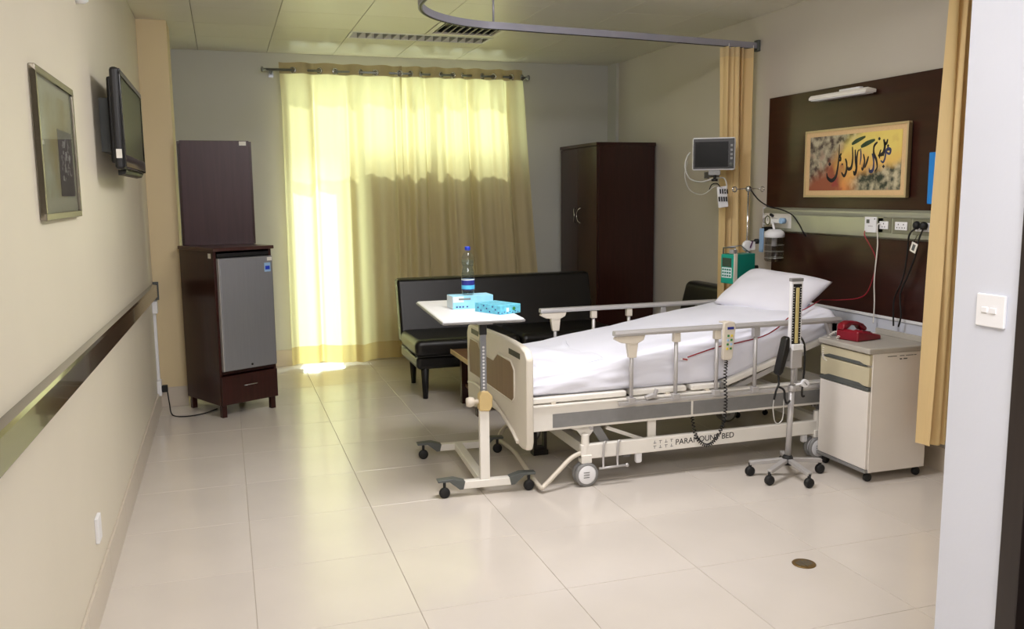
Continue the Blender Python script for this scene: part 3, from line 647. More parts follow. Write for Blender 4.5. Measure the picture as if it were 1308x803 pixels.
mk('pedal', G().obox((2.08, YN0+.06, .135), (.05, .03, .04)), m_grey, bd, bevel=.01, seg=3)
mk('pedal', G().obox((3.22, YN0+.01, .125), (.04, .03, .05)), m_whitep, bd, bevel=.012, seg=3)
# side rails
def side_rail(y, s_, x0, label):
    r = mk('side_rail', G().prism([(y-.022, .822), (y+.022, .822), (y+.026, .836), (y+.018, .850), (y-.018, .850), (y-.026, .836)], 'x', x0, 3.40), m_alu, bd, bevel=.003)
    mk('rail_end_bracket', G().prism([(x0+.01, .822), (x0+.18, .822), (x0+.17, .795), (x0+.13, .775), (x0+.04, .785), (x0, .805)], 'y', y-.017, y+.017).prism([(x0+.07, .79), (x0+.14, .79), (x0+.13, .70), (x0+.085, .70)], 'y', y-.014, y+.014), m_cream, r, bevel=.004)
    mk('rail_head_bracket', G().prism([(3.30, .822), (3.385, .822), (3.40, .80), (3.37, .74), (3.33, .74), (3.31, .79)], 'y', y-.016, y+.016), m_alu, r, bevel=.004)
    for x in (x0+.105, x0+.375, x0+.63, x0+.88, x0+1.155, x0+1.40):
        p = mk('rail_post', G().cyl((x, y, .455), (x, y, .80), .011, 12), m_alu, r)
        mk('post_collar', G().box(x-.02, x+.02, y-.016, y+.016, .770, .822), m_cream if x < x0+.7 else m_alu, p, bevel=.004)
        mk('post_foot', G().box(x-.02, x+.02, y-.018, y+.018, .448, .480).cyl((x-.018, y-s_*.0, .47), (x+.018, y, .47), .012, 10), m_alu, p, bevel=.003)
    mk('rail_base', G().box(x0+.03, 3.42, y-.010, y+.010, .440, .456), m_alu, r)
side_rail(YN0-.042, 1, 1.953, 'near'); side_rail(YF0+.045, -1, 1.90, 'far')
mk('rail_latch', G().obox((2.17, YN0-.04, .475), (.05, .03, .02), (0, -.3, 0)).obox((2.205, YN0-.04, .49), (.015, .025, .05), (0, .3, 0)), m_alu, bd, bevel=.003)

# mattress with fitted sheet
top_pts = [(1.495, .600), (1.52, .630), (1.85, .660), (2.1, .70), (2.44, .752), (3.0, .84), (3.25, .878), (3.38, .895), (3.43, .885)]
bot_pts = [(1.495, .515), (2.05, .513), (2.60, .513), (2.75, .542), (3.43, .757)]
def interp(pts, x):
    for (a, za), (b, zb) in zip(pts, pts[1:]):
        if x <= b: t = (x-a)/(b-a); return za+(zb-za)*max(0, t)
    return pts[-1][1]
from mathutils import noise as NZ
def matS(u, v):
    x = 1.495+(3.43-1.495)*u; zt = interp(top_pts, x); zb = interp(bot_pts, x); H = zt-zb
    # v runs round the cross-section: near bottom -> near top -> far top -> far bottom
    W0, W1 = YN0+.012, YF0-.012; r = .05
    prof = [(W0+.02, 0), (W0, .12*H), (W0-.004, .5*H), (W0+.004, H-.05 if H > .1 else .6*H), (W0+.02, H-.018), (W0+.055, H-.003), (W0+.15, H), ((W0+W1)/2, H+.006), (W1-.15, H), (W1-.055, H-.003), (W1-.02, H-.018), (W1-.004, H-.05 if H > .1 else .6*H), (W1+.004, .5*H), (W1, .12*H), (W1-.02, 0)]
    t = v*(len(prof)-1); k = min(int(t), len(prof)-2); f = t-k
    y = prof[k][0]*(1-f)+prof[k+1][0]*f; z = prof[k][1]*(1-f)+prof[k+1][1]*f
    e = min(u, 1-u); rr = max(0, 1-e/.02); y = (W0+W1)/2+(y-(W0+W1)/2)*(1-.03*rr*rr); z = z*(1-.10*rr*rr)+.05*H*rr*rr
    nzv = NZ.noise(Vector((x*3, y*5, z*3)))*.008+abs(NZ.noise(Vector((x*5+y*2, y*9-x*2, 1))))*.006
    side = abs(math.sin(PI*v*1.0))
    dr = NZ.noise(Vector((x*6, 3.1, z*34)))*.011 if (v < .28 or v > .72) else 0
    return (x, y+dr, zb+z+(nzv if .25 < v < .75 else 0))
mt = top('mattress', 'mattress under a white sheet on the hospital bed', 'mattress', (2.5, 4.73, .51))
g = G().grid(matS, 130, 70)
# end caps
n = 70; capA = [matS(0, j/n) for j in range(n+1)]; capB = [matS(1, j/n) for j in range(n+1)]
g.add(capA, [tuple(range(n+1))], False); g.add(capB, [tuple(range(n+1))], False)
mk('fitted_sheet', g, m_sheet, mt)
def fold_pt(u, v):
    x = 1.56+.40*u; y = 4.38+.62*v
    z = interp(top_pts, x)+.012+.007*math.sin(9*u+5*v)+NZ.noise(Vector((x*12, y*9, 0)))*.010
    e = min(u, 1-u, v, 1-v); z -= .016*max(0, 1-e/.08)
    return (x+.03*math.sin(7*v), y+.015*math.sin(6*u), z)
mk('folded_sheet', G().grid(fold_pt, 36, 44), m_sheet, mt, solid=.006)
# pillow
pw = Vector((3.285, 4.745, .944)); pu = Vector((.17, -.60, -.035)).normalized(); pv = Vector((.29, .06, .17)); pv = (pv-pu*pv.dot(pu)).normalized(); pn = pu.cross(pv)
if pn.z < 0: pn = -pn
def pil(sgn):
    def S(u, v):
        a, b = 2*u-1, 2*v-1
        th = (max(0, 1-abs(a)**3.2)*max(0, 1-abs(b)**2.8))**.55
        pin = 1-.07*(1-abs(a)**2)*abs(b)**2; pin2 = 1-.06*(1-abs(b)**2)*abs(a)**2
        wr = NZ.noise(Vector((a*2.2, b*2.2, sgn)))*.010*th
        rc = 1-.05*(a*a*b*b)**1.5; p = pw+pu*a*.335*pin2*rc+pv*b*.212*pin*rc+pn*(sgn*(.078 if sgn > 0 else .045)*th+wr)
        return p
    return S
one('pillow', G().grid(pil(1), 40, 28).grid(pil(-1), 40, 28), m_pillow, 'white pillow propped on the raised head of the bed', 'pillow')
# call cord lying on the bed
def sag(pts, r, m, name, label, cat, n=8): return one(name, G().tube(smooth_path(pts, n), r, 6), m, label, cat)
cr = top('call_cord', 'dark red nurse call cord running from the trunking across the bed', 'cord', (3.77, 4.45, 1.33))
mk('cord', G().tube(smooth_path([(3.755, 4.455, 1.345), (3.72, 4.43, 1.31), (3.76, 4.37, 1.17), (3.76, 4.40, 1.02), (3.74, 4.45, .93), (3.70, 4.6, .895), (3.55, 4.58, .905), (3.40, 4.44, .914), (3.25, 4.33, .90), (3.1, 4.285, .862), (3.0, 4.268, .80), (2.9, 4.262, .76), (2.75, 4.262, .735), (2.6, 4.262, .715), (2.42, 4.262, .672)], 8), .0035, 6), m_redc, cr)
mk('call_button', G().obox((2.395, 4.258, .662), (.05, .012, .016), (0, .2, 0)), m_whitep, cr, bevel=.005)
mk('button_cap', G().obox((2.398, 4.251, .663), (.03, .004, .008), (0, .2, 0)), m_redc, cr, bevel=.001)
# remote handset
hs = top('bed_handset', 'cream bed control handset hooked over the near side rail', 'remote', (2.63, YN0-.075, .76))
mk('handset_body', G().prism([(2.592, .67), (2.60, .655), (2.645, .655), (2.655, .67), (2.672, .84), (2.665, .868), (2.63, .875), (2.60, .866), (2.595, .84)], 'y', YN0-.092, YN0-.070), m_cream, hs, bevel=.006, seg=3)
mk('rail_hook', G().box(2.61, 2.655, YN0-.080, YN0-.012, .858, .866), m_cream, hs, bevel=.002)
for k in range(4):
    for j in range(2): mk('button', G().box(2.612+j*.022+k*.002, 2.624+j*.022+k*.002, YN0-.0945, YN0-.091, .715+k*.024, .727+k*.024), [m_ylw, m_grn, m_lblue, m_grn][(k+j) % 4], hs)
mk('display_print', G().box(2.618, 2.658, YN0-.0935, YN0-.0915, .828, .842), m_navy, hs)
one('handset_cable', G().tube(coil([(2.622, YN0-.08, .655), (2.62, YN0-.075, .55), (2.625, YN0-.08, .42), (2.62, YN0-.07, .30), (2.585, YN0-.06, .21), (2.53, YN0-.05, .165), (2.475, YN0-.03, .21), (2.47, YN0+.02, .32)], .0085, 46), .003, 5), m_rubber, 'black coiled handset cable drooping below the near side rail', 'cable')

# ------------------------------------------------------------------ overbed table
TR = -math.radians(3.5)
ot = top('overbed_table', 'white wheeled overbed table with grey edge beside the bed foot', 'table', (1.25, 4.325, 0), TR)
L('tabletop', G().box(-.225, .205, -.085, .80, .928, .95), m_whitep, ot, bevel=.02, seg=3)
L('edge_band', G().box(-.229, .209, -.089, .804, .930, .944), m_grey, ot, bevel=.006)
L('top_bracket', G().box(-.03, .05, -.02, .55, .915, .928), m_alu, ot)
L('outer_post', G().box(-.026, .026, -.018, .018, .07, .50), m_white, ot, bevel=.004)
ip = L('inner_post', G().box(-.016, .016, -.010, .010, .50, .915), m_steel, ot)
for k in range(14): L('height_hole', G().cyl((0, -.0105, .56+k*.018), (0, -.0125, .56+k*.018), .0062, 8), m_whitep, ip)
L('top_sleeve', G().box(-.019, .019, -.013, .013, .86, .915), m_black, ip)
L('clamp', G().prism([(-.03, .46), (.025, .455), (.04, .48), (.042, .535), (.02, .56), (-.01, .565), (-.028, .54)], 'y', -.034, .028), mat('ochre_plastic', (198, 174, 122), .4), ot, bevel=.007, seg=3)
L('clamp_knob', G().lathe([(0, -.095), (.022, -.092), (.027, -.075), (.024, -.055), (.012, -.048), (.012, -.02)], (0, 0, .505), 18, 'x'), m_cream, ot)
L('connecting_bar', G().box(-.030, .018, .02, .71, .045, .085), m_white, ot, bevel=.004)
for yy in (0, .715):
    ft = L('foot_bar', G().box(-.12, .14, yy-.022, yy+.022, .042, .083), m_white, ot, bevel=.004)
    for s_ in (-1, 1):
        c0 = .01+s_*.13
        L('foot_end', G().prism([(c0, .042), (c0+s_*.02, .042), (c0+s_*.075, .088), (c0+s_*.135, .088), (c0+s_*.138, .10), (c0+s_*.05, .104), (c0-s_*.01, .085)], 'y', yy-.026, yy+.026), m_dgrey, ft, bevel=.003)
        xx = c0+s_*.10
        L('caster_wheel', G().lathe([(0, -.012), (.022, -.012), (.029, -.007), (.029, .007), (.022, .012), (0, .012)], (xx, yy-.012, .029), 18, 'y').cyl((xx, yy-.012, .04), (xx, yy-.012, .09), .008, 8), m_rubber, ft)
BZ = .9502
bx1 = top('tissue_box', 'pale blue and white carton with the water bottle standing on it', 'box', (1.30, 4.74, BZ), math.radians(2))
L('carton', G().box(-.118, .118, -.055, .065, 0, .072), m_blueb, bx1, bevel=.002)
L('white_side_print', G().box(-.1188, -.118, -.053, .063, .002, .070).box(-.117, -.055, -.0558, -.055, .038, .070), m_cw, bx1)
L('printed_bars', G().box(-.085, -.015, -.0562, -.0552, .050, .060), m_grey, bx1)
g = G()
for x in (-.10, -.082, -.064, -.04): g.box(x, x+.009, -.0562, -.0552, .008, .016)
L('printed_icons', g, m_navy, bx1)
bx2 = top('glove_box', 'smaller flat sky blue carton lying at the near corner of the overbed table', 'box', (1.385, 4.505, BZ), math.radians(24))
L('carton', G().box(-.073, .073, -.11, .10, 0, .048), m_blueb2, bx2, bevel=.002)
L('lid_print', G().box(-.055, .055, -.08, .07, .048, .0486), mat('teal_print', (90, 178, 206), .45, noise=.25, scale=50), bx2)
g = G(); g.box(-.03, -.012, -.1107, -.11, .012, .034); L('white_emblem', g, m_cw, bx2)
L('green_emblem', G().cyl((.025, -.1107, .026), (.025, -.11, .026), .010, 12), m_grn, bx2)
g = G()
for k in range(7): g.box(-.065+k*.019, -.058+k*.019, -.1108, -.11, .004+.006*(k % 2), .009+.006*(k % 2))
for k in range(8): g.box(-.0738, -.073, -.10+k*.024, -.09+k*.024, .006+.014*(k % 3), .014+.014*(k % 3))
L('printed_icons', g, m_navy, bx2)
BB = BZ+.0725
bt = top('water_bottle', 'clear plastic water bottle with blue cap and blue label standing on the carton', 'bottle', (1.288, 4.74, BB))
body = [(.0, .0), (.028, .0), (.034, .006), (.036, .02), (.0365, .095), (.034, .105), (.036, .115), (.033, .135), (.029, .150), (.028, .158), (.034, .176), (.0355, .195), (.032, .215), (.022, .232), (.0145, .242), (.0145, .255)]
L('bottle_body', G().lathe(body, (0, 0, 0), 28), g_bottle, bt)
L('water', G().lathe([(0, .002)]+[(r-.0015, z+.001) for r, z in body[1:12]]+[(0, .20)], (0, 0, 0), 24), glass('water', (.86, .92, .95, 1), .01, 1.33), bt)
for z in (.108, .122, .14, .165, .185): L('rib', G().tube([(.034*math.cos(a)*(1 if z < .13 else .9), .034*math.sin(a)*(1 if z < .13 else .9), z) for a in [2*PI*t/20 for t in range(20)]], .0014, 5, True), g_bottle, bt)
L('label', G().lathe([(.0372, .03), (.0372, .088)], (0, 0, 0), 28), m_navy, bt)
L('label_stripe', G().lathe([(.0376, .034), (.0376, .056)], (0, 0, 0), 28), m_cyan, bt)
L('white_label_band', G().lathe([(.0376, .084), (.0376, .09)], (0, 0, 0), 28), m_cw, bt)
L('cap', G().lathe([(0, .272), (.014, .271), (.0155, .267), (.0155, .252), (.013, .250)], (0, 0, 0), 20), m_blue, bt)

# ------------------------------------------------------------------ blood-pressure stand
SX, SY = 2.93, 4.03
st = top('blood_pressure_stand', 'mercury blood pressure gauge on a five-wheeled stand beside the bed', 'medical stand', (SX, SY, 0))
mk('pole', G().cyl((SX, SY, .085), (SX+.012, SY, .50), .016, 14).cyl((SX+.012, SY, .50), (SX+.014, SY, .645), .010, 12), m_alu, st)
mk('hub', G().lathe([(0, .125), (.022, .122), (.030, .11), (.034, .085), (.034, .07), (0, .068)], (SX, SY, 0), 16), m_rubber, st)
for k in range(5):
    a = math.radians([-5, -92, -152, 158, 62][k]); 
    dx, dy = math.cos(a), math.sin(a); R_ = .21
    lg = mk('base_leg', G().bar((SX+dx*.025, SY+dy*.025, .095), (SX+dx*R_, SY+dy*R_, .075), .030, .022), m_alu, st, bevel=.004)
    cx_, cy_ = SX+dx*(R_-.005), SY+dy*(R_-.005)
    mk('caster', G().lathe([(0, -.016), (.020, -.016), (.027, -.010), (.027, .010), (.020, .016), (0, .016)], (cx_, cy_, .027), 18, 'y').cyl((cx_, cy_, .03), (cx_, cy_, .075), .009, 8), m_rubber, lg)
mk('pole_collar', G().lathe([(.018, .485), (.022, .49), (.022, .515), (.016, .52)], (SX+.012, SY, 0), 16), m_alu, st)
mk('reservoir_box', G().box(SX-.022, SX+.05, SY-.035, SY+.025, .62, .735), m_alu, st, bevel=.008)
mk('side_clip', G().box(SX-.045, SX-.022, SY-.02, SY+.02, .66, .73), m_grey, st, bevel=.004)
mk('white_front_cap', G().box(SX-.018, SX+.05, SY-.041, SY-.02, .722, .755), m_whitep, st, bevel=.003)
cb = mk('scale_housing', G().box(SX-.026, SX+.046, SY-.022, SY+.002, .735, 1.105), m_whitep, st, bevel=.004)
mk('scale_board', G().box(SX-.017, SX+.037, SY-.0235, SY-.0215, .755, 1.085), m_black, cb)
mk('scale_tube', G().box(SX+.001, SX+.020, SY-.029, SY-.0225, .76, 1.065), m_scale, cb, bevel=.002)
g = G()
for k in range(22):
    z = .775+k*.0138; w = .010 if k % 2 else .006
    g.box(SX-.0165, SX-.0165+w, SY-.0245, SY-.0234, z, z+.003); g.box(SX+.0365-w, SX+.0365, SY-.0245, SY-.0234, z, z+.003)
mk('scale_marks', g, m_whitep, cb)
mk('top_cap', G().box(SX-.028, SX+.048, SY-.024, SY+.004, 1.098, 1.116), m_grey, cb, bevel=.003)
mk('release_valve', G().cyl((SX+.065, SY-.03, .535), (SX+.065, SY-.05, .535), .022, 18).cyl((SX+.022, SY-.02, .525), (SX+.06, SY-.035, .535), .006, 8), m_whitep, st)
mk('valve_slot', G().obox((SX+.065, SY-.051, .535), (.024, .002, .006), (0, .8, 0)), m_grey, st)
cf = top('pressure_cuff', 'black cuff and rubber tubes hanging on the blood pressure stand', 'cuff', (SX-.05, SY, .6))
mk('cuff', G().prism([(SX-.055, .79), (SX-.030, .80), (SX-.028, .72), (SX-.065, .60), (SX-.088, .58), (SX-.098, .60), (SX-.075, .70)], 'y', SY-.03, SY+.025), m_leather, cf, bevel=.01, seg=3)
mk('rubber_tube', G().tube(smooth_path([(SX-.082, SY, .60), (SX-.08, SY-.01, .54), (SX-.10, SY-.015, .50), (SX-.108, SY-.01, .45)], 8), .006, 8).tube(smooth_path([(SX-.082, SY, .52), (SX-.05, SY-.015, .50), (SX-.045, SY-.02, .45), (SX-.03, SY-.02, .425), (SX-.012, SY-.02, .44)], 8), .006, 8), m_rubber, cf)
mk('rubber_tube', G().tube(smooth_path([(SX+.05, SY-.01, .79), (SX+.07, SY-.02, .74), (SX+.075, SY-.02, .62), (SX+.068, SY-.015, .47), (SX+.085, SY-.015, .455)], 8), .0055, 8), m_rubber, cf)
stt = top('stethoscope', 'thin clear loop of tubing hanging below the black cuff', 'tubing', (SX-.08, SY, .35))
mk('tubing', G().tube(smooth_path([(SX-.108, SY-.01, .45), (SX-.112, SY-.01, .40), (SX-.10, SY-.012, .33), (SX-.075, SY-.014, .315), (SX-.05, SY-.012, .34), (SX-.046, SY-.012, .40), (SX-.047, SY-.015, .45)], 8), .003, 6), m_tube, stt)

# ------------------------------------------------------------------ bedside cabinet
NX0, NX1, NY0, NY1, NH = 3.247, 3.645, 3.778, 4.19, .735
ns = top('bedside_cabinet', 'white bedside cabinet with beige drawers on castors by the bed head', 'cabinet', (3.46, 4.0, 0))
mk('carcass', G().box(NX0+.018, NX1, NY0, NY1, .055, NH-.02), m_nsb, ns, bevel=.004)
mk('cabinet_top', G().box(NX0-.015, NX1+.005, NY0-.008, NY1+.008, NH-.02, NH+.012), m_nst, ns, bevel=.008, seg=3)
mk('back_ledge', G().box(NX1-.02, NX1, NY0, NY1, NH+.012, NH+.045), m_nst, ns, bevel=.004)
for z0, z1, nm in ((.652, .71, 'drawer'), (.535, .640, 'drawer')):
    d = mk(nm, G().box(NX0-.002, NX0+.02, NY0+.004, NY1-.004, z0, z1), m_nsd, ns, bevel=.004)
    mk('finger_grip', G().prism([(NY0+.02, z0-.006), (NY1-.02, z0-.006), (NY1-.08, z0+.012), (NY0+.08, z0+.012)], 'x', NX0-.004, NX0+.004), m_dgrey, d)
mk('grey_handle_strip', G().box(NX0-.004, NX0+.02, NY0+.004, NY1-.004, .512, .530), m_dgrey, ns, bevel=.003)
mk('door', G().box(NX0, NX0+.02, NY0+.004, NY1-.004, .075, .508), m_nsb, ns, bevel=.004)
mk('bottom_trim', G().box(NX0-.004, NX0+.02, NY0+.002, NY1-.002, .055, .073), m_grey, ns, bevel=.003)
for x, y in ((NX0+.04, NY0+.03), (NX1-.03, NY0+.03), (NX0+.04, NY1-.03), (NX1-.03, NY1-.03)):
    mk('castor', G().lathe([(0, -.014), (.018, -.014), (.024, -.008), (.024, .008), (.018, .014), (0, .014)], (x, y, .024), 16, 'y').cyl((x, y, .03), (x, y, .056), .012, 8), m_rubber, ns)
g = G()
for k, (a, b) in enumerate(((3.36, 3.42), (3.44, 3.47), (3.48, 3.53), (3.535, 3.55))): g.box(a, b, NY0-.001, NY0, .694-(k == 0)*.0, .698)
for k, (a, b) in enumerate(((3.44, 3.455), (3.465, 3.49))): g.box(a, b, NY0-.001, NY0, .676, .682)
mk('handwritten_mark', g, m_dgrey, ns)
# telephone
PHR = math.radians(-62)
ph = top('telephone', 'crimson corded telephone on the bedside cabinet', 'telephone', (3.395, 4.055, NH+.0125), math.radians(-78))
L('base', G().prism([(-.10, 0), (.10, 0), (.10, .025), (-.085, .062), (-.10, .055)], 'x', -.075, .075), m_red, ph, bevel=.010, seg=3)
L('handset', G().prism([(-.105, .055), (-.06, .058), (-.03, .078), (.035, .070), (.06, .044), (.10, .034), (.105, .055), (.07, .080), (.02, .096), (-.05, .103), (-.095, .090)], 'x', -.072, -.022), m_red, ph, bevel=.011, seg=3)
kp = L('keypad', G().obox((.035, -.005, .047), (.055, .09, .006), (-.19, 0, 0)), m_red, ph, bevel=.002)
for i in range(4):
    for j in range(3): L('key', G().obox((.017+j*.018, .022-i*.020, .0465+i*.0038), (.011, .011, .006), (-.19, 0, 0)), mat('dark_red_key', (110, 14, 30), .35), kp)
L('print_label', G().box(.02, .055, .07, .085, .0335, .0345), m_skinlab, ph)
mk('coiled_cord', G().tube(coil([(3.335, 4.14, NH+.05), (3.285, 4.155, NH+.03), (3.255, 4.16, NH-.03), (3.245, 4.165, NH-.09), (3.252, 4.13, NH-.115), (3.262, 4.09, NH-.08), (3.262, 4.08, NH-.02), (3.285, 4.085, NH+.03), (3.345, 4.09, NH+.035)], .006, 40), .0028, 5), m_whitec, ph)

# ------------------------------------------------------------------ bedhead panel, trunking, fittings on the right wall
bp1 = top('bedhead_panel', 'large dark wooden bedhead panel on the right wall behind the painting', 'panel', (XR, 4.7, 1.4))
for a, b in ((3.70, 4.62), (4.623, 5.545)): pass
mk('upper_board', G().box(XR-.03, XR, 3.66, 5.54, 1.468, 2.242), m_panel, bp1, bevel=.002)
mk('lower_board', G().box(XR-.03, XR, 3.66, 5.46, .83, 1.292), m_panel, bp1, bevel=.002)
bl = top('wall_bumper', 'white wall bumper board below the dark bedhead panel', 'bumper', (XR, 4.5, .7))
mk('bumper_board', G().box(XR-.028, XR, 3.66, 5.46, .60, .825), m_white_w, bl, bevel=.006)
mk('bumper_lip', G().box(XR-.036, XR, 3.66, 5.46, .812, .83), m_whitep, bl, bevel=.003)
TRX = XR-.055
tr = top('medical_trunking', 'long aluminium services trunking between the two bedhead boards', 'trunking', (XR, 4.6, 1.38))
mk('trunk_body', G().prism([(XR, 1.292), (XR-.035, 1.292), (XR-.052, 1.305), (XR-.055, 1.33), (XR-.055, 1.415), (XR-.050, 1.418), (XR-.060, 1.43), (XR-.060, 1.452), (XR-.04, 1.468), (XR, 1.468)], 'y', 3.66, 5.53), m_oxy, tr, bevel=.002)
mk('end_cap', G().box(XR-.062, XR, 5.53, 5.536, 1.29, 1.47), m_whitep, tr, bevel=.002)
def plate(label, y0, y1, z0, z1, base, kind):
    r = top('socket_outlet', label, 'socket', (TRX, (y0+y1)/2, (z0+z1)/2))
    mk('backplate', G().box(TRX-.004, TRX, y0, y1, z0, z1), base, r, bevel=.001)
    w = (y1-y0)
    if kind == 'sock2' or kind == 'sock1':
        mk('faceplate', G().box(TRX-.010, TRX-.004, y0+w*.17, y1-w*.17, z0+.022, z1-.02), m_whitep, r, bevel=.002)
        g = G(); cs_ = ((y0+w*.36, y0+w*.64) if kind == 'sock2' else ((y0+y1)/2,)); zc = (z0+z1)/2
        for c in cs_:
            g.box(TRX-.0108, TRX-.0098, c-.003, c+.003, zc+.006, zc+.014); g.box(TRX-.0108, TRX-.0098, c-.013, c-.007, zc-.012, zc-.006); g.box(TRX-.0108, TRX-.0098, c+.007, c+.013, zc-.012, zc-.006)
        mk('socket_holes', g, m_black, r)
    return r
p = plate('white nurse call point in the trunking where the red cord plugs in', 4.30, 4.475, 1.325, 1.425, m_oxy, 'call')
mk('faceplate', G().box(TRX-.011, TRX-.004, 4.352, 4.452, 1.33, 1.424), m_whitep, p, bevel=.002)
mk('call_button', G().box(TRX-.013, TRX-.010, 4.41, 4.435, 1.385, 1.408), m_dgrey, p); mk('indicator', G().cyl((TRX-.010, 4.365, 1.412), (TRX-.013, 4.365, 1.412), .004, 8), m_black, p)
mk('printed_legend', G().box(TRX-.0115, TRX-.0108, 4.38, 4.42, 1.366, 1.369), m_grey, p)
p = plate('single data socket with the thin white cord plugged in', 4.235, 4.345, 1.332, 1.420, m_plateg, 'sock1')
plate('free double power socket in the trunking, nothing plugged in', 4.075, 4.222, 1.330, 1.420, m_plateg, 'sock2')
p = plate('double power socket holding two black plugs beside the near curtain', 3.905, 4.062, 1.328, 1.420, m_plateg, 'sock2')
pg = top('power_plug', 'black plug in the last socket, on its window side', 'plug', (TRX-.02, 4.01, 1.385), 0)
mk('plug_body', G().sphere((TRX-.030, 4.005, 1.386), .024, 12, .9, 1, 1), m_rubber, pg)
pg = top('power_plug', 'black plug in the last socket, nearest the near curtain', 'plug', (TRX-.02, 3.95, 1.385), 0)
mk('plug_body', G().sphere((TRX-.030, 3.952, 1.384), .024, 12, .9, 1, 1), m_rubber, pg)
sag([(TRX-.03, 4.005, 1.37), (TRX-.045, 4.04, 1.33), (TRX-.03, 4.065, 1.22), (TRX-.02, 4.10, 1.08), (TRX-.02, 4.16, .95), (TRX-.02, 4.16, .85), (TRX-.02, 4.155, .79)], .005, m_rubber, 'power_cable', 'black mains cable dropping from the window-side plug behind the bedside cabinet', 'cable')
sag([(TRX-.03, 3.952, 1.37), (TRX-.045, 3.965, 1.31), (TRX-.03, 4.0, 1.22), (TRX-.02, 4.06, 1.10), (TRX-.015, 4.12, .98), (TRX-.02, 4.10, .86), (TRX-.02, 4.115, .79)], .005, m_rubber, 'power_cable', 'black mains cable dropping from the plug nearest the near curtain', 'cable')
sag([(TRX-.012, 4.315, 1.385), (TRX-.03, 4.318, 1.37), (TRX-.02, 4.32, 1.25), (TRX-.01, 4.345, 1.05), (TRX-.01, 4.335, .90), (TRX-.012, 4.335, .78)], .004, m_whitec, 'pull_cord', 'thin white cord hanging straight down across the dark lower panel', 'cord')
ctg = top('cable_tag', 'small white and black printed tag tied to the black mains cables', 'tag', (TRX-.05, 4.0, 1.25))
mk('tag_card', G().obox((TRX-.055, 3.99, 1.262), (.003, .045, .055), (.35, 0, 0)), m_skinlab, ctg); mk('tag_print', G().obox((TRX-.0572, 3.99, 1.262), (.0015, .020, .035), (.35, 0, 0)), m_dgrey, ctg)
sag([(TRX-.055, 3.965, 1.335), (TRX-.056, 3.98, 1.31), (TRX-.056, 3.99, 1.292)], .0015, m_rubber, 'tag_string', 'short black string holding the tag under the plugs', 'string')
# gas outlets & suction jar
go = top('gas_outlet', 'pale round medical gas outlet at the far end of the trunking', 'gas outlet', (TRX, 5.48, 1.375))
mk('backplate', G().box(TRX-.005, TRX, 5.20, 5.515, 1.325, 1.425), m_white, go, bevel=.002)
mk('outlet_body', G().box(TRX-.035, TRX-.005, 5.43, 5.50, 1.34, 1.41), m_whitep, go, bevel=.008)
mk('outlet_ring', G().lathe([(.012, -.04), (.018, -.042), (.022, -.036), (.022, -.03)], (TRX, 5.465, 1.375), 16, 'x'), m_alu, go)
sr = top('suction_regulator', 'white suction regulator with round dial gauge on the trunking', 'regulator', (TRX-.05, 5.36, 1.38))
mk('regulator_body', G().cyl((TRX-.005, 5.37, 1.375), (TRX-.06, 5.37, 1.375), .020, 16).box(TRX-.06, TRX-.03, 5.24, 5.40, 1.36, 1.39), m_whitep, sr, bevel=.004)
dg = mk('dial', G().lathe([(0, -.062), (.030, -.062), (.034, -.066), (.036, -.058), (.034, -.04), (0, -.04)], (TRX, 5.385, 1.378), 22, 'x'), m_white, sr)
mk('dial_rim', G().tube([(TRX-.066, 5.385+.031*math.cos(a), 1.378+.031*math.sin(a)) for a in [2*PI*t/20 for t in range(20)]], .004, 6, True), mat('olive_rim', (86, 88, 40), .4), dg)
mk('needle', G().obox((TRX-.0675, 5.385, 1.384), (.001, .003, .024), (.3, 0, 0)), m_black, dg)
mk('blue_connector', G().cyl((TRX-.04, 5.22, 1.378), (TRX-.075, 5.22, 1.378), .020, 14), m_lblue, sr)
mk('knob', G().cyl((TRX-.06, 5.33, 1.41), (TRX-.085, 5.325, 1.42), .010, 10), m_black, sr)
JX, JY = TRX-.075, 5.285
jr = top('suction_jar', 'clear plastic suction jar with white lid hanging below the trunking', 'jar', (JX, JY, 1.1))
mk('jar_body', G().lathe([(0, 1.095), (.058, 1.095), (.066, 1.105), (.066, 1.275)], (JX, JY, 0), 26), g_jar, jr)
mk('jar_lid', G().lathe([(.067, 1.262), (.070, 1.266), (.071, 1.290), (.062, 1.302), (.04, 1.318), (0, 1.318)], (JX, JY, 0), 26), m_whitep, jr)
mk('float_valve', G().cyl((JX, JY, 1.27), (JX, JY, 1.20), .018, 12), m_whitep, jr)
mk('jar_hanger', G().cyl((JX, JY, 1.31), (JX, JY+.03, 1.365), .008, 8), m_whitep, jr)
for k in range(3): mk('jar_ring', G().tube([(JX+.0665*math.cos(a), JY+.0665*math.sin(a), 1.12+k*.045) for a in [2*PI*t/24 for t in range(24)]], .0012, 4, True), m_tube, jr)
tp = top('thermometer_holder', 'narrow light blue strip hanging at the left end of the trunking', 'holder', (TRX-.08, 5.43, 1.2))
mk('strip', G().obox((TRX-.085, 5.425, 1.235), (.012, .045, .17)), m_lblue, tp, bevel=.004); mk('clip', G().box(TRX-.08, TRX-.0, 5.415, 5.435, 1.30, 1.33), m_black, tp)
sag([(3.545, 5.40, 1.59), (3.60, 5.38, 1.52), (3.66, 5.34, 1.475), (3.69, 5.24, 1.455), (3.70, 5.13, 1.42), (3.705, 5.06, 1.36), (3.71, 5.02, 1.31), (3.735, 5.02, 1.28)], .005, m_rubber, 'black_tube', 'black tube curving from the IV pole across the trunking end', 'tube')
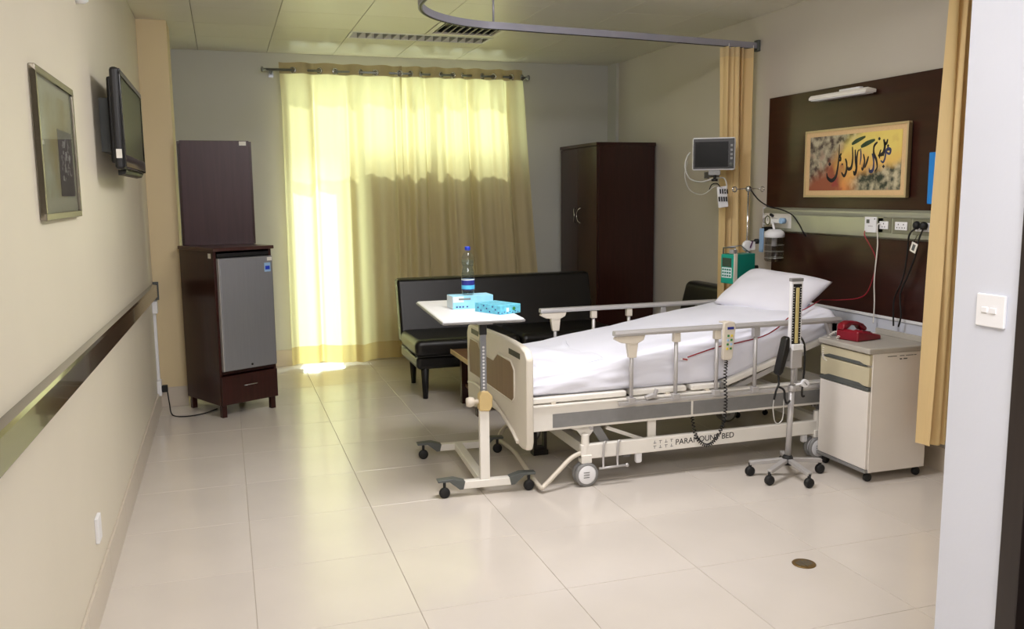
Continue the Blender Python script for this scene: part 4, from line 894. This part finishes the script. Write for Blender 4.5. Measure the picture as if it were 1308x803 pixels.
# painting
pa = top('calligraphy_painting', 'framed colourful calligraphy painting on the dark bedhead panel', 'painting', (XR-.03, 4.6, 1.55))
AY0, AY1, AZ0, AZ1 = 4.125, 5.065, 1.54, 1.975
px1 = XR-.03
g = G()
for b_ in ((AY0, AY1, AZ1-.014, AZ1), (AY0, AY1, AZ0, AZ0+.014), (AY0, AY0+.014, AZ0+.014, AZ1-.014), (AY1-.014, AY1, AZ0+.014, AZ1-.014)): g.box(px1-.036, px1-.010, *b_)
mk('frame', g, m_gold, pa, bevel=.002)
mk('dark_backing', G().box(px1-.018, px1, AY0+.005, AY1-.005, AZ0+.005, AZ1-.005), m_wood, pa)
mk('picture_mat', G().box(px1-.030, px1-.026, AY0+.012, AY1-.012, AZ0+.012, AZ1-.012), m_mat, pa)
CY0, CY1, CZ0, CZ1 = 4.175, 5.01, 1.585, 1.932
def art():
    m = bpy.data.materials.new('painted_colour_field'); m.use_nodes = True; nt = m.node_tree; b = nt.nodes['Principled BSDF']; b.inputs['Roughness'].default_value = .55
    tc = nt.nodes.new('ShaderNodeTexCoord'); sep = nt.nodes.new('ShaderNodeSeparateXYZ'); nt.links.new(tc.outputs['Generated'], sep.inputs[0])
    def noise(s, d=5):
        n = nt.nodes.new('ShaderNodeTexNoise'); n.inputs['Scale'].default_value = s; n.inputs['Detail'].default_value = d; nt.links.new(tc.outputs['Object'], n.inputs[0]); return n.outputs[0]
    def M(op, a, b_=None, clamp=False):
        n = nt.nodes.new('ShaderNodeMath'); n.operation = op; n.use_clamp = clamp
        for i, v in enumerate((a, b_)):
            if v is None: continue
            if isinstance(v, (int, float)): n.inputs[i].default_value = v
            else: nt.links.new(v, n.inputs[i])
        return n.outputs[0]
    def mix(f, a, b_):
        n = nt.nodes.new('ShaderNodeMix'); n.data_type = 'RGBA'; nt.links.new(f, n.inputs['Factor'])
        for i, v in ((6, a), (7, b_)):
            if isinstance(v, tuple): n.inputs[i].default_value = v
            else: nt.links.new(v, n.inputs[i])
        return n.outputs[2]
    U = M('SUBTRACT', 1, sep.outputs[1]); V = sep.outputs[2]     # U to the right as seen, V up
    n1 = noise(6); n2 = noise(22, 8); n3 = noise(11, 6); n2c = M('MULTIPLY', M('SUBTRACT', n2, .38), 4, True)
    wob = M('MULTIPLY', M('SUBTRACT', n1, .5), .7)
    base = mix(M('MULTIPLY', M('ADD', V, wob), 1.3, True), srgb(216, 140, 78), srgb(226, 204, 110))
    # rust lower left
    f = M('MULTIPLY', M('SUBTRACT', M('ADD', .46, wob), U), 5, True); base = mix(f, base, srgb(150, 84, 60))
    # grey-green top left
    f2 = M('MULTIPLY', M('SUBTRACT', M('SUBTRACT', M('MULTIPLY', V, .62), U), M('MULTIPLY', wob, -.4)), 6, True); 
    base = mix(M('MULTIPLY', f2, .85), base, mix(n2c, srgb(36, 50, 50), srgb(190, 186, 160)))
    f3 = M('MULTIPLY', M('SUBTRACT', M('SUBTRACT', M('MULTIPLY', U, .56), V), M('MULTIPLY', wob, .7)), 6, True)
    base = mix(M('MULTIPLY', f3, M('MULTIPLY', M('SUBTRACT', U, .42), 6, True)), base, mix(n2c, srgb(44, 52, 40), srgb(190, 180, 150)))
    f4 = M('MULTIPLY', M('SUBTRACT', n3, .58), 10, True); base = mix(M('MULTIPLY', f4, M('SUBTRACT', 1, V)), base, srgb(150, 60, 60))
    nt.links.new(base, b.inputs[0]); return m
mk('canvas', G().box(px1-.033, px1-.030, CY0, CY1, CZ0, CZ1), art(), pa)
def ink(zp):
    out = []
    for X, Y in zp:
        u = (X-192)/701; tp_ = 160-48*u; v = (Y-tp_)/(568-tp_); out.append((CY1-u*(CY1-CY0), CZ1-v*(CZ1-CZ0)))
    return out
def stroke(zp, w, m):
    pts_ = smooth_path([(0, a, b) for a, b in ink(zp)], 6); g = G(); vs = []; N = len(pts_)
    for i, p in enumerate(pts_):
        t = i/(N-1); d = (pts_[min(i+1, N-1)]-pts_[max(i-1, 0)]).normalized(); nrm = Vector((0, -d.z, d.y)); ww = 1.25*w*(.30+.70*math.sin(PI*min(1, max(0, t*.9+.08))))*(.7+.6*abs(d.y))
        for s_ in (-1, 1):
            for x in (px1-.0342, px1-.0329): vs.append((x, p.y+nrm.y*s_*ww/2, p.z+nrm.z*s_*ww/2))
    fs = []
    for i in range(N-1):
        a = i*4; fs += [(a, a+4, a+6, a+2), (a+1, a+3, a+7, a+5), (a, a+1, a+5, a+4), (a+2, a+6, a+7, a+3)]
    fs += [(0, 2, 3, 1), (4*N-4, 4*N-3, 4*N-1, 4*N-2)]
    g.add(vs, fs); mk('brush_stroke', g, m, pa)
K, KG, KB = m_ink, m_inkg, m_inkb
for zp, w, m in (([(342, 435), (350, 470), (385, 492), (418, 460), (432, 380), (437, 300), (436, 215)], .016, K), ([(455, 283), (447, 305), (452, 332), (436, 340)], .014, K),
    ([(488, 325), (500, 360), (500, 420), (484, 458), (462, 430)], .015, K), ([(540, 235), (546, 320), (538, 392), (514, 405), (512, 385)], .015, K), ([(535, 216), (575, 190), (635, 160)], .016, KG),
    ([(562, 258), (568, 330), (578, 400), (566, 445), (556, 420)], .018, K), ([(585, 262), (578, 320), (582, 380)], .012, K), ([(603, 250), (608, 310), (604, 375)], .012, KB), ([(605, 238), (650, 212), (706, 186)], .018, KG),
    ([(625, 292), (637, 350), (625, 408), (616, 395)], .013, K), ([(664, 310), (655, 350), (640, 400)], .013, K), ([(690, 290), (704, 350), (700, 415), (678, 425), (672, 400)], .014, KB),
    ([(724, 205), (702, 235), (702, 290), (722, 340), (730, 395), (715, 428)], .014, K), ([(742, 172), (732, 188)], .014, K), ([(768, 185), (778, 235), (768, 290), (734, 308)], .018, K), ([(796, 185), (788, 215), (770, 226)], .012, K),
    ([(792, 285), (812, 295), (820, 268), (800, 258), (788, 280), (782, 330), (770, 358), (754, 345)], .013, KB), ([(752, 262), (742, 300), (746, 330)], .010, K)):
    stroke(zp, w, m)
for X, Y, r in ((364, 365, .014), (800, 235, .010), (775, 390, .011), (592, 262, .007), (466, 368, .008), (770, 305, .006)):
    (a, b), = ink([(X, Y)]); mk('ink_dot', G().cyl((px1-.0342, a, b), (px1-.0329, a, b), r, 4), K, pa)
# reading light
rg = top('reading_light', 'slim white reading light mounted on the dark panel above the painting', 'lamp', (px1, 4.7, 2.18))
mk('housing', G().prism([(px1-.10, 2.165), (px1-.02, 2.165), (px1-.02, 2.185), (px1-.085, 2.195), (px1-.10, 2.18)], 'y', 4.42, 4.96), m_white, rg, bevel=.004)
mk('diffuser', G().box(px1-.092, px1-.03, 4.435, 4.945, 2.160, 2.166), m_whitep, rg)
mk('wall_plate', G().box(px1-.03, px1, 4.56, 4.75, 2.165, 2.215), m_whitep, rg, bevel=.004)
one('blue_folder', G().box(px1-.012, px1, 3.80, 3.985, 1.505, 1.79), m_folder, 'bright blue folder on the dark panel, half behind the near curtain', 'folder', bevel=.003)

# ------------------------------------------------------------------ monitor on its arm
mo = top('patient_monitor', 'dark-screened vital-signs monitor with pale frame on a wall arm', 'monitor', (3.335, 5.56, 1.735), math.radians(-34))
mo.scale = (.88, 1, 1)
L('casing', G().box(-.170, .170, 0, .055, 0, .230), m_whitep, mo, bevel=.014, seg=3)
L('front_bezel', G().box(-.162, .162, -.004, .004, .009, .221), m_black, mo, bevel=.003)
L('screen', G().box(-.148, .116, -.006, -.003, .022, .200), m_screen, mo)
for z in (.172, .14, .11, .082): L('button', G().box(.132, .150, -.008, -.003, z-.008, z+.008), m_grey, mo, bevel=.001)
L('dial_knob', G().lathe([(0, -.018), (.012, -.018), (.015, -.014), (.015, -.003)], (.139, 0, .040), 16, 'y'), m_dgrey, mo)
L('mount_block', G().box(-.04, .055, .01, .07, -.035, 0), m_grey, mo, bevel=.004)
L('mount_knob', G().cyl((.01, .03, -.035), (.01, .03, -.06), .012, 12).cyl((.01, .03, -.06), (.01, .03, -.078), .026, 12), m_rubber, mo)
am = mk('wall_arm', G().bar((3.355, 5.60, 1.71), (3.46, 5.88, 1.705), .03, .03).bar((3.46, 5.88, 1.705), (3.84, 5.93, 1.705), .03, .03), m_steel, mo, bevel=.004)
mk('pivot', G().cyl((3.46, 5.88, 1.68), (3.46, 5.88, 1.73), .022, 14), m_grey, am)
sag([(3.17, 5.60, 1.86), (3.145, 5.60, 1.83), (3.13, 5.60, 1.77), (3.15, 5.60, 1.70), (3.20, 5.61, 1.665), (3.28, 5.61, 1.655), (3.36, 5.60, 1.675), (3.44, 5.59, 1.68), (3.455, 5.57, 1.62), (3.44, 5.57, 1.58)], .005, m_tube, 'monitor_cable', 'grey monitor cable looping down from the left side of the monitor', 'cable')
sag([(3.16, 5.62, 1.80), (3.14, 5.62, 1.70), (3.18, 5.62, 1.60), (3.26, 5.62, 1.565), (3.31, 5.61, 1.575), (3.36, 5.58, 1.62), (3.42, 5.57, 1.61)], .0025, m_tube, 'thin_lead', 'thin pale lead sagging below the monitor to the cable rack', 'cable')
sag([(3.325, 5.59, 1.60), (3.345, 5.59, 1.635), (3.385, 5.585, 1.64), (3.41, 5.58, 1.61)], .004, m_rubber, 'black_lead', 'short black lead arching over the cable rack', 'cable')
ck = top('cable_rack', 'small white rack of clipped sensor leads below the monitor', 'rack', (3.42, 5.58, 1.5))
mk('rack_plate', G().obox((3.43, 5.585, 1.545), (.075, .02, .15), (0, -.12, 0)), m_whitep, ck, bevel=.004)
for j in range(2):
    for k in range(4): mk('clip', G().obox((3.403+k*.019-j*.006, 5.572, 1.585-j*.055), (.007, .012, .034), (0, -.12, 0)), m_black, ck)

# ------------------------------------------------------------------ IV pole and pump
IX, IY = 3.485, 5.34
iv = top('iv_pole', 'chrome IV pole with hooks standing at the far side of the bed head', 'pole', (IX, IY, 0))
mk('pole', G().cyl((IX, IY, .06), (IX, IY, 1.0), .012, 12).cyl((IX, IY, 1.0), (IX, IY, 1.59), .007, 10), m_chrome, iv)
mk('hook_hub', G().sphere((IX, IY, 1.60), .022, 10), m_chrome, iv)
for a in (12, 192, 100, 280):
    dx, dy = math.cos(math.radians(a)), math.sin(math.radians(a)); R_ = .115
    mk('hook', G().tube(smooth_path([(IX, IY, 1.60), (IX+dx*.05, IY+dy*.05, 1.602), (IX+dx*R_, IY+dy*R_, 1.598)], 4), .0035, 6).tube([(IX+dx*(R_+.018)+dx*.018*math.cos(t), IY+dy*(R_+.018)+dy*.018*math.cos(t), 1.598+.018*math.sin(t)) for t in [2*PI*q/12 for q in range(12)]], .0032, 6, True), m_chrome, iv)
for k in range(4):
    a = math.radians(45+90*k); mk('base_leg', G().bar((IX, IY, .062), (IX+math.cos(a)*.16, IY+math.sin(a)*.16, .045), .022, .018), m_alu, iv); mk('wheel', G().lathe([(0, -.01), (.018, -.01), (.022, 0), (.018, .01), (0, .01)], (IX+math.cos(a)*.16, IY+math.sin(a)*.16, .022), 14, 'y').cyl((IX+math.cos(a)*.16, IY+math.sin(a)*.16, .02), (IX+math.cos(a)*.16, IY+math.sin(a)*.16, .045), .006, 8), m_rubber, iv)
for z in (1.235, 1.05): mk('clamp_knob', G().cyl((IX+.01, IY-.01, z), (IX+.055, IY-.02, z), .006, 8).cyl((IX+.05, IY-.02, z), (IX+.075, IY-.025, z), .018, 12), m_rubber, iv)
fs_ = top('flow_sensor', 'small white and grey clamp fitting on the IV pole above the pump', 'clamp', (IX-.01, IY-.03, 1.2))
mk('clamp_body', G().lathe([(0, -.035), (.034, -.035), (.040, -.028), (.040, -.012), (0, -.010)], (IX-.01, IY, 1.205), 18, 'y').box(IX-.02, IX+.045, IY-.035, IY-.01, 1.175, 1.235), m_whitep, fs_, bevel=.003)
mk('purple_clip', G().obox((IX+.012, IY-.038, 1.215), (.008, .004, .05), (0, .4, 0)), mat('plum_plastic', (90, 50, 96), .4), fs_)
mk('lower_clip', G().cyl((IX-.005, IY-.02, 1.165), (IX-.005, IY-.02, 1.12), .012, 12), m_alu, fs_)
# pump: seen turned, front face to the left of its side
PR = math.radians(-78)
pm = top('infusion_pump', 'teal infusion pump clamped to the IV pole beside the pillow', 'pump', (3.268, 5.30, .955), PR)
L('body', G().box(0.0, .125, 0, .185, 0, .205), m_teald, pm, bevel=.006)
fp = L('front_panel', G().box(-.002, .118, -.014, 0, .002, .203), m_teal, pm, bevel=.005)
L('cream_door_edge', G().box(.118, .128, -.012, .016, .0, .21), m_cream, pm, bevel=.002)
L('lcd_screen', G().box(.014, .100, -.0165, -.014, .118, .178), m_lcd, fp)
L('key_field', G().box(.010, .104, -.0158, -.0138, .042, .112), m_cw, fp)
g = G()
for i in range(4):
    for j in range(3): g.box(.016+i*.022, .031+i*.022, -.0172, -.0156, .050+j*.021, .062+j*.021)
L('keys', g, m_teald, fp)
L('carry_handle', G().tube([(.005, .0, .20), (.005, .0, .245), (.12, .0, .250), (.12, .0, .20)], .005, 8).tube([(.005, .0, .245), (.06, .11, .258), (.09, .17, .205)], .004, 8), m_steel, pm)
L('drip_sensor', G().box(.05, .09, .01, .05, .205, .235), m_alu, pm, bevel=.004)
L('pole_clamp', G().box(-.02, .04, .185, .208, .09, .15), m_steel, pm, bevel=.004)

# ------------------------------------------------------------------ floor drain, light switch
dn = top('floor_drain', 'round brass drain cover in the tiled floor', 'drain', (2.29, 3.01, 0))
mk('cover', G().lathe([(.048, .0), (.050, .001), (.050, .003), (.044, .004), (0, .004)], (2.29, 3.01, 0), 28), m_brass, dn)
g = G()
for k in range(-2, 3): g.box(2.29+k*.014-.003, 2.29+k*.014+.003, 3.01-.03+abs(k)*.006, 3.01+.03-abs(k)*.006, .004, .0046)
mk('drain_slots', g, m_dgrey, dn)
sw = top('light_switch', 'white two-gang light switch on the white corridor wall', 'switch', (XN, 1.72, 1.28))
mk('plate', G().box(XN-.009, XN, 1.676, 1.764, 1.238, 1.322), m_whitep, sw, bevel=.003)
for y in (1.708, 1.734): mk('rocker', G().box(XN-.014, XN-.008, y-.009, y+.009, 1.274, 1.289), m_whitep, sw, bevel=.002)
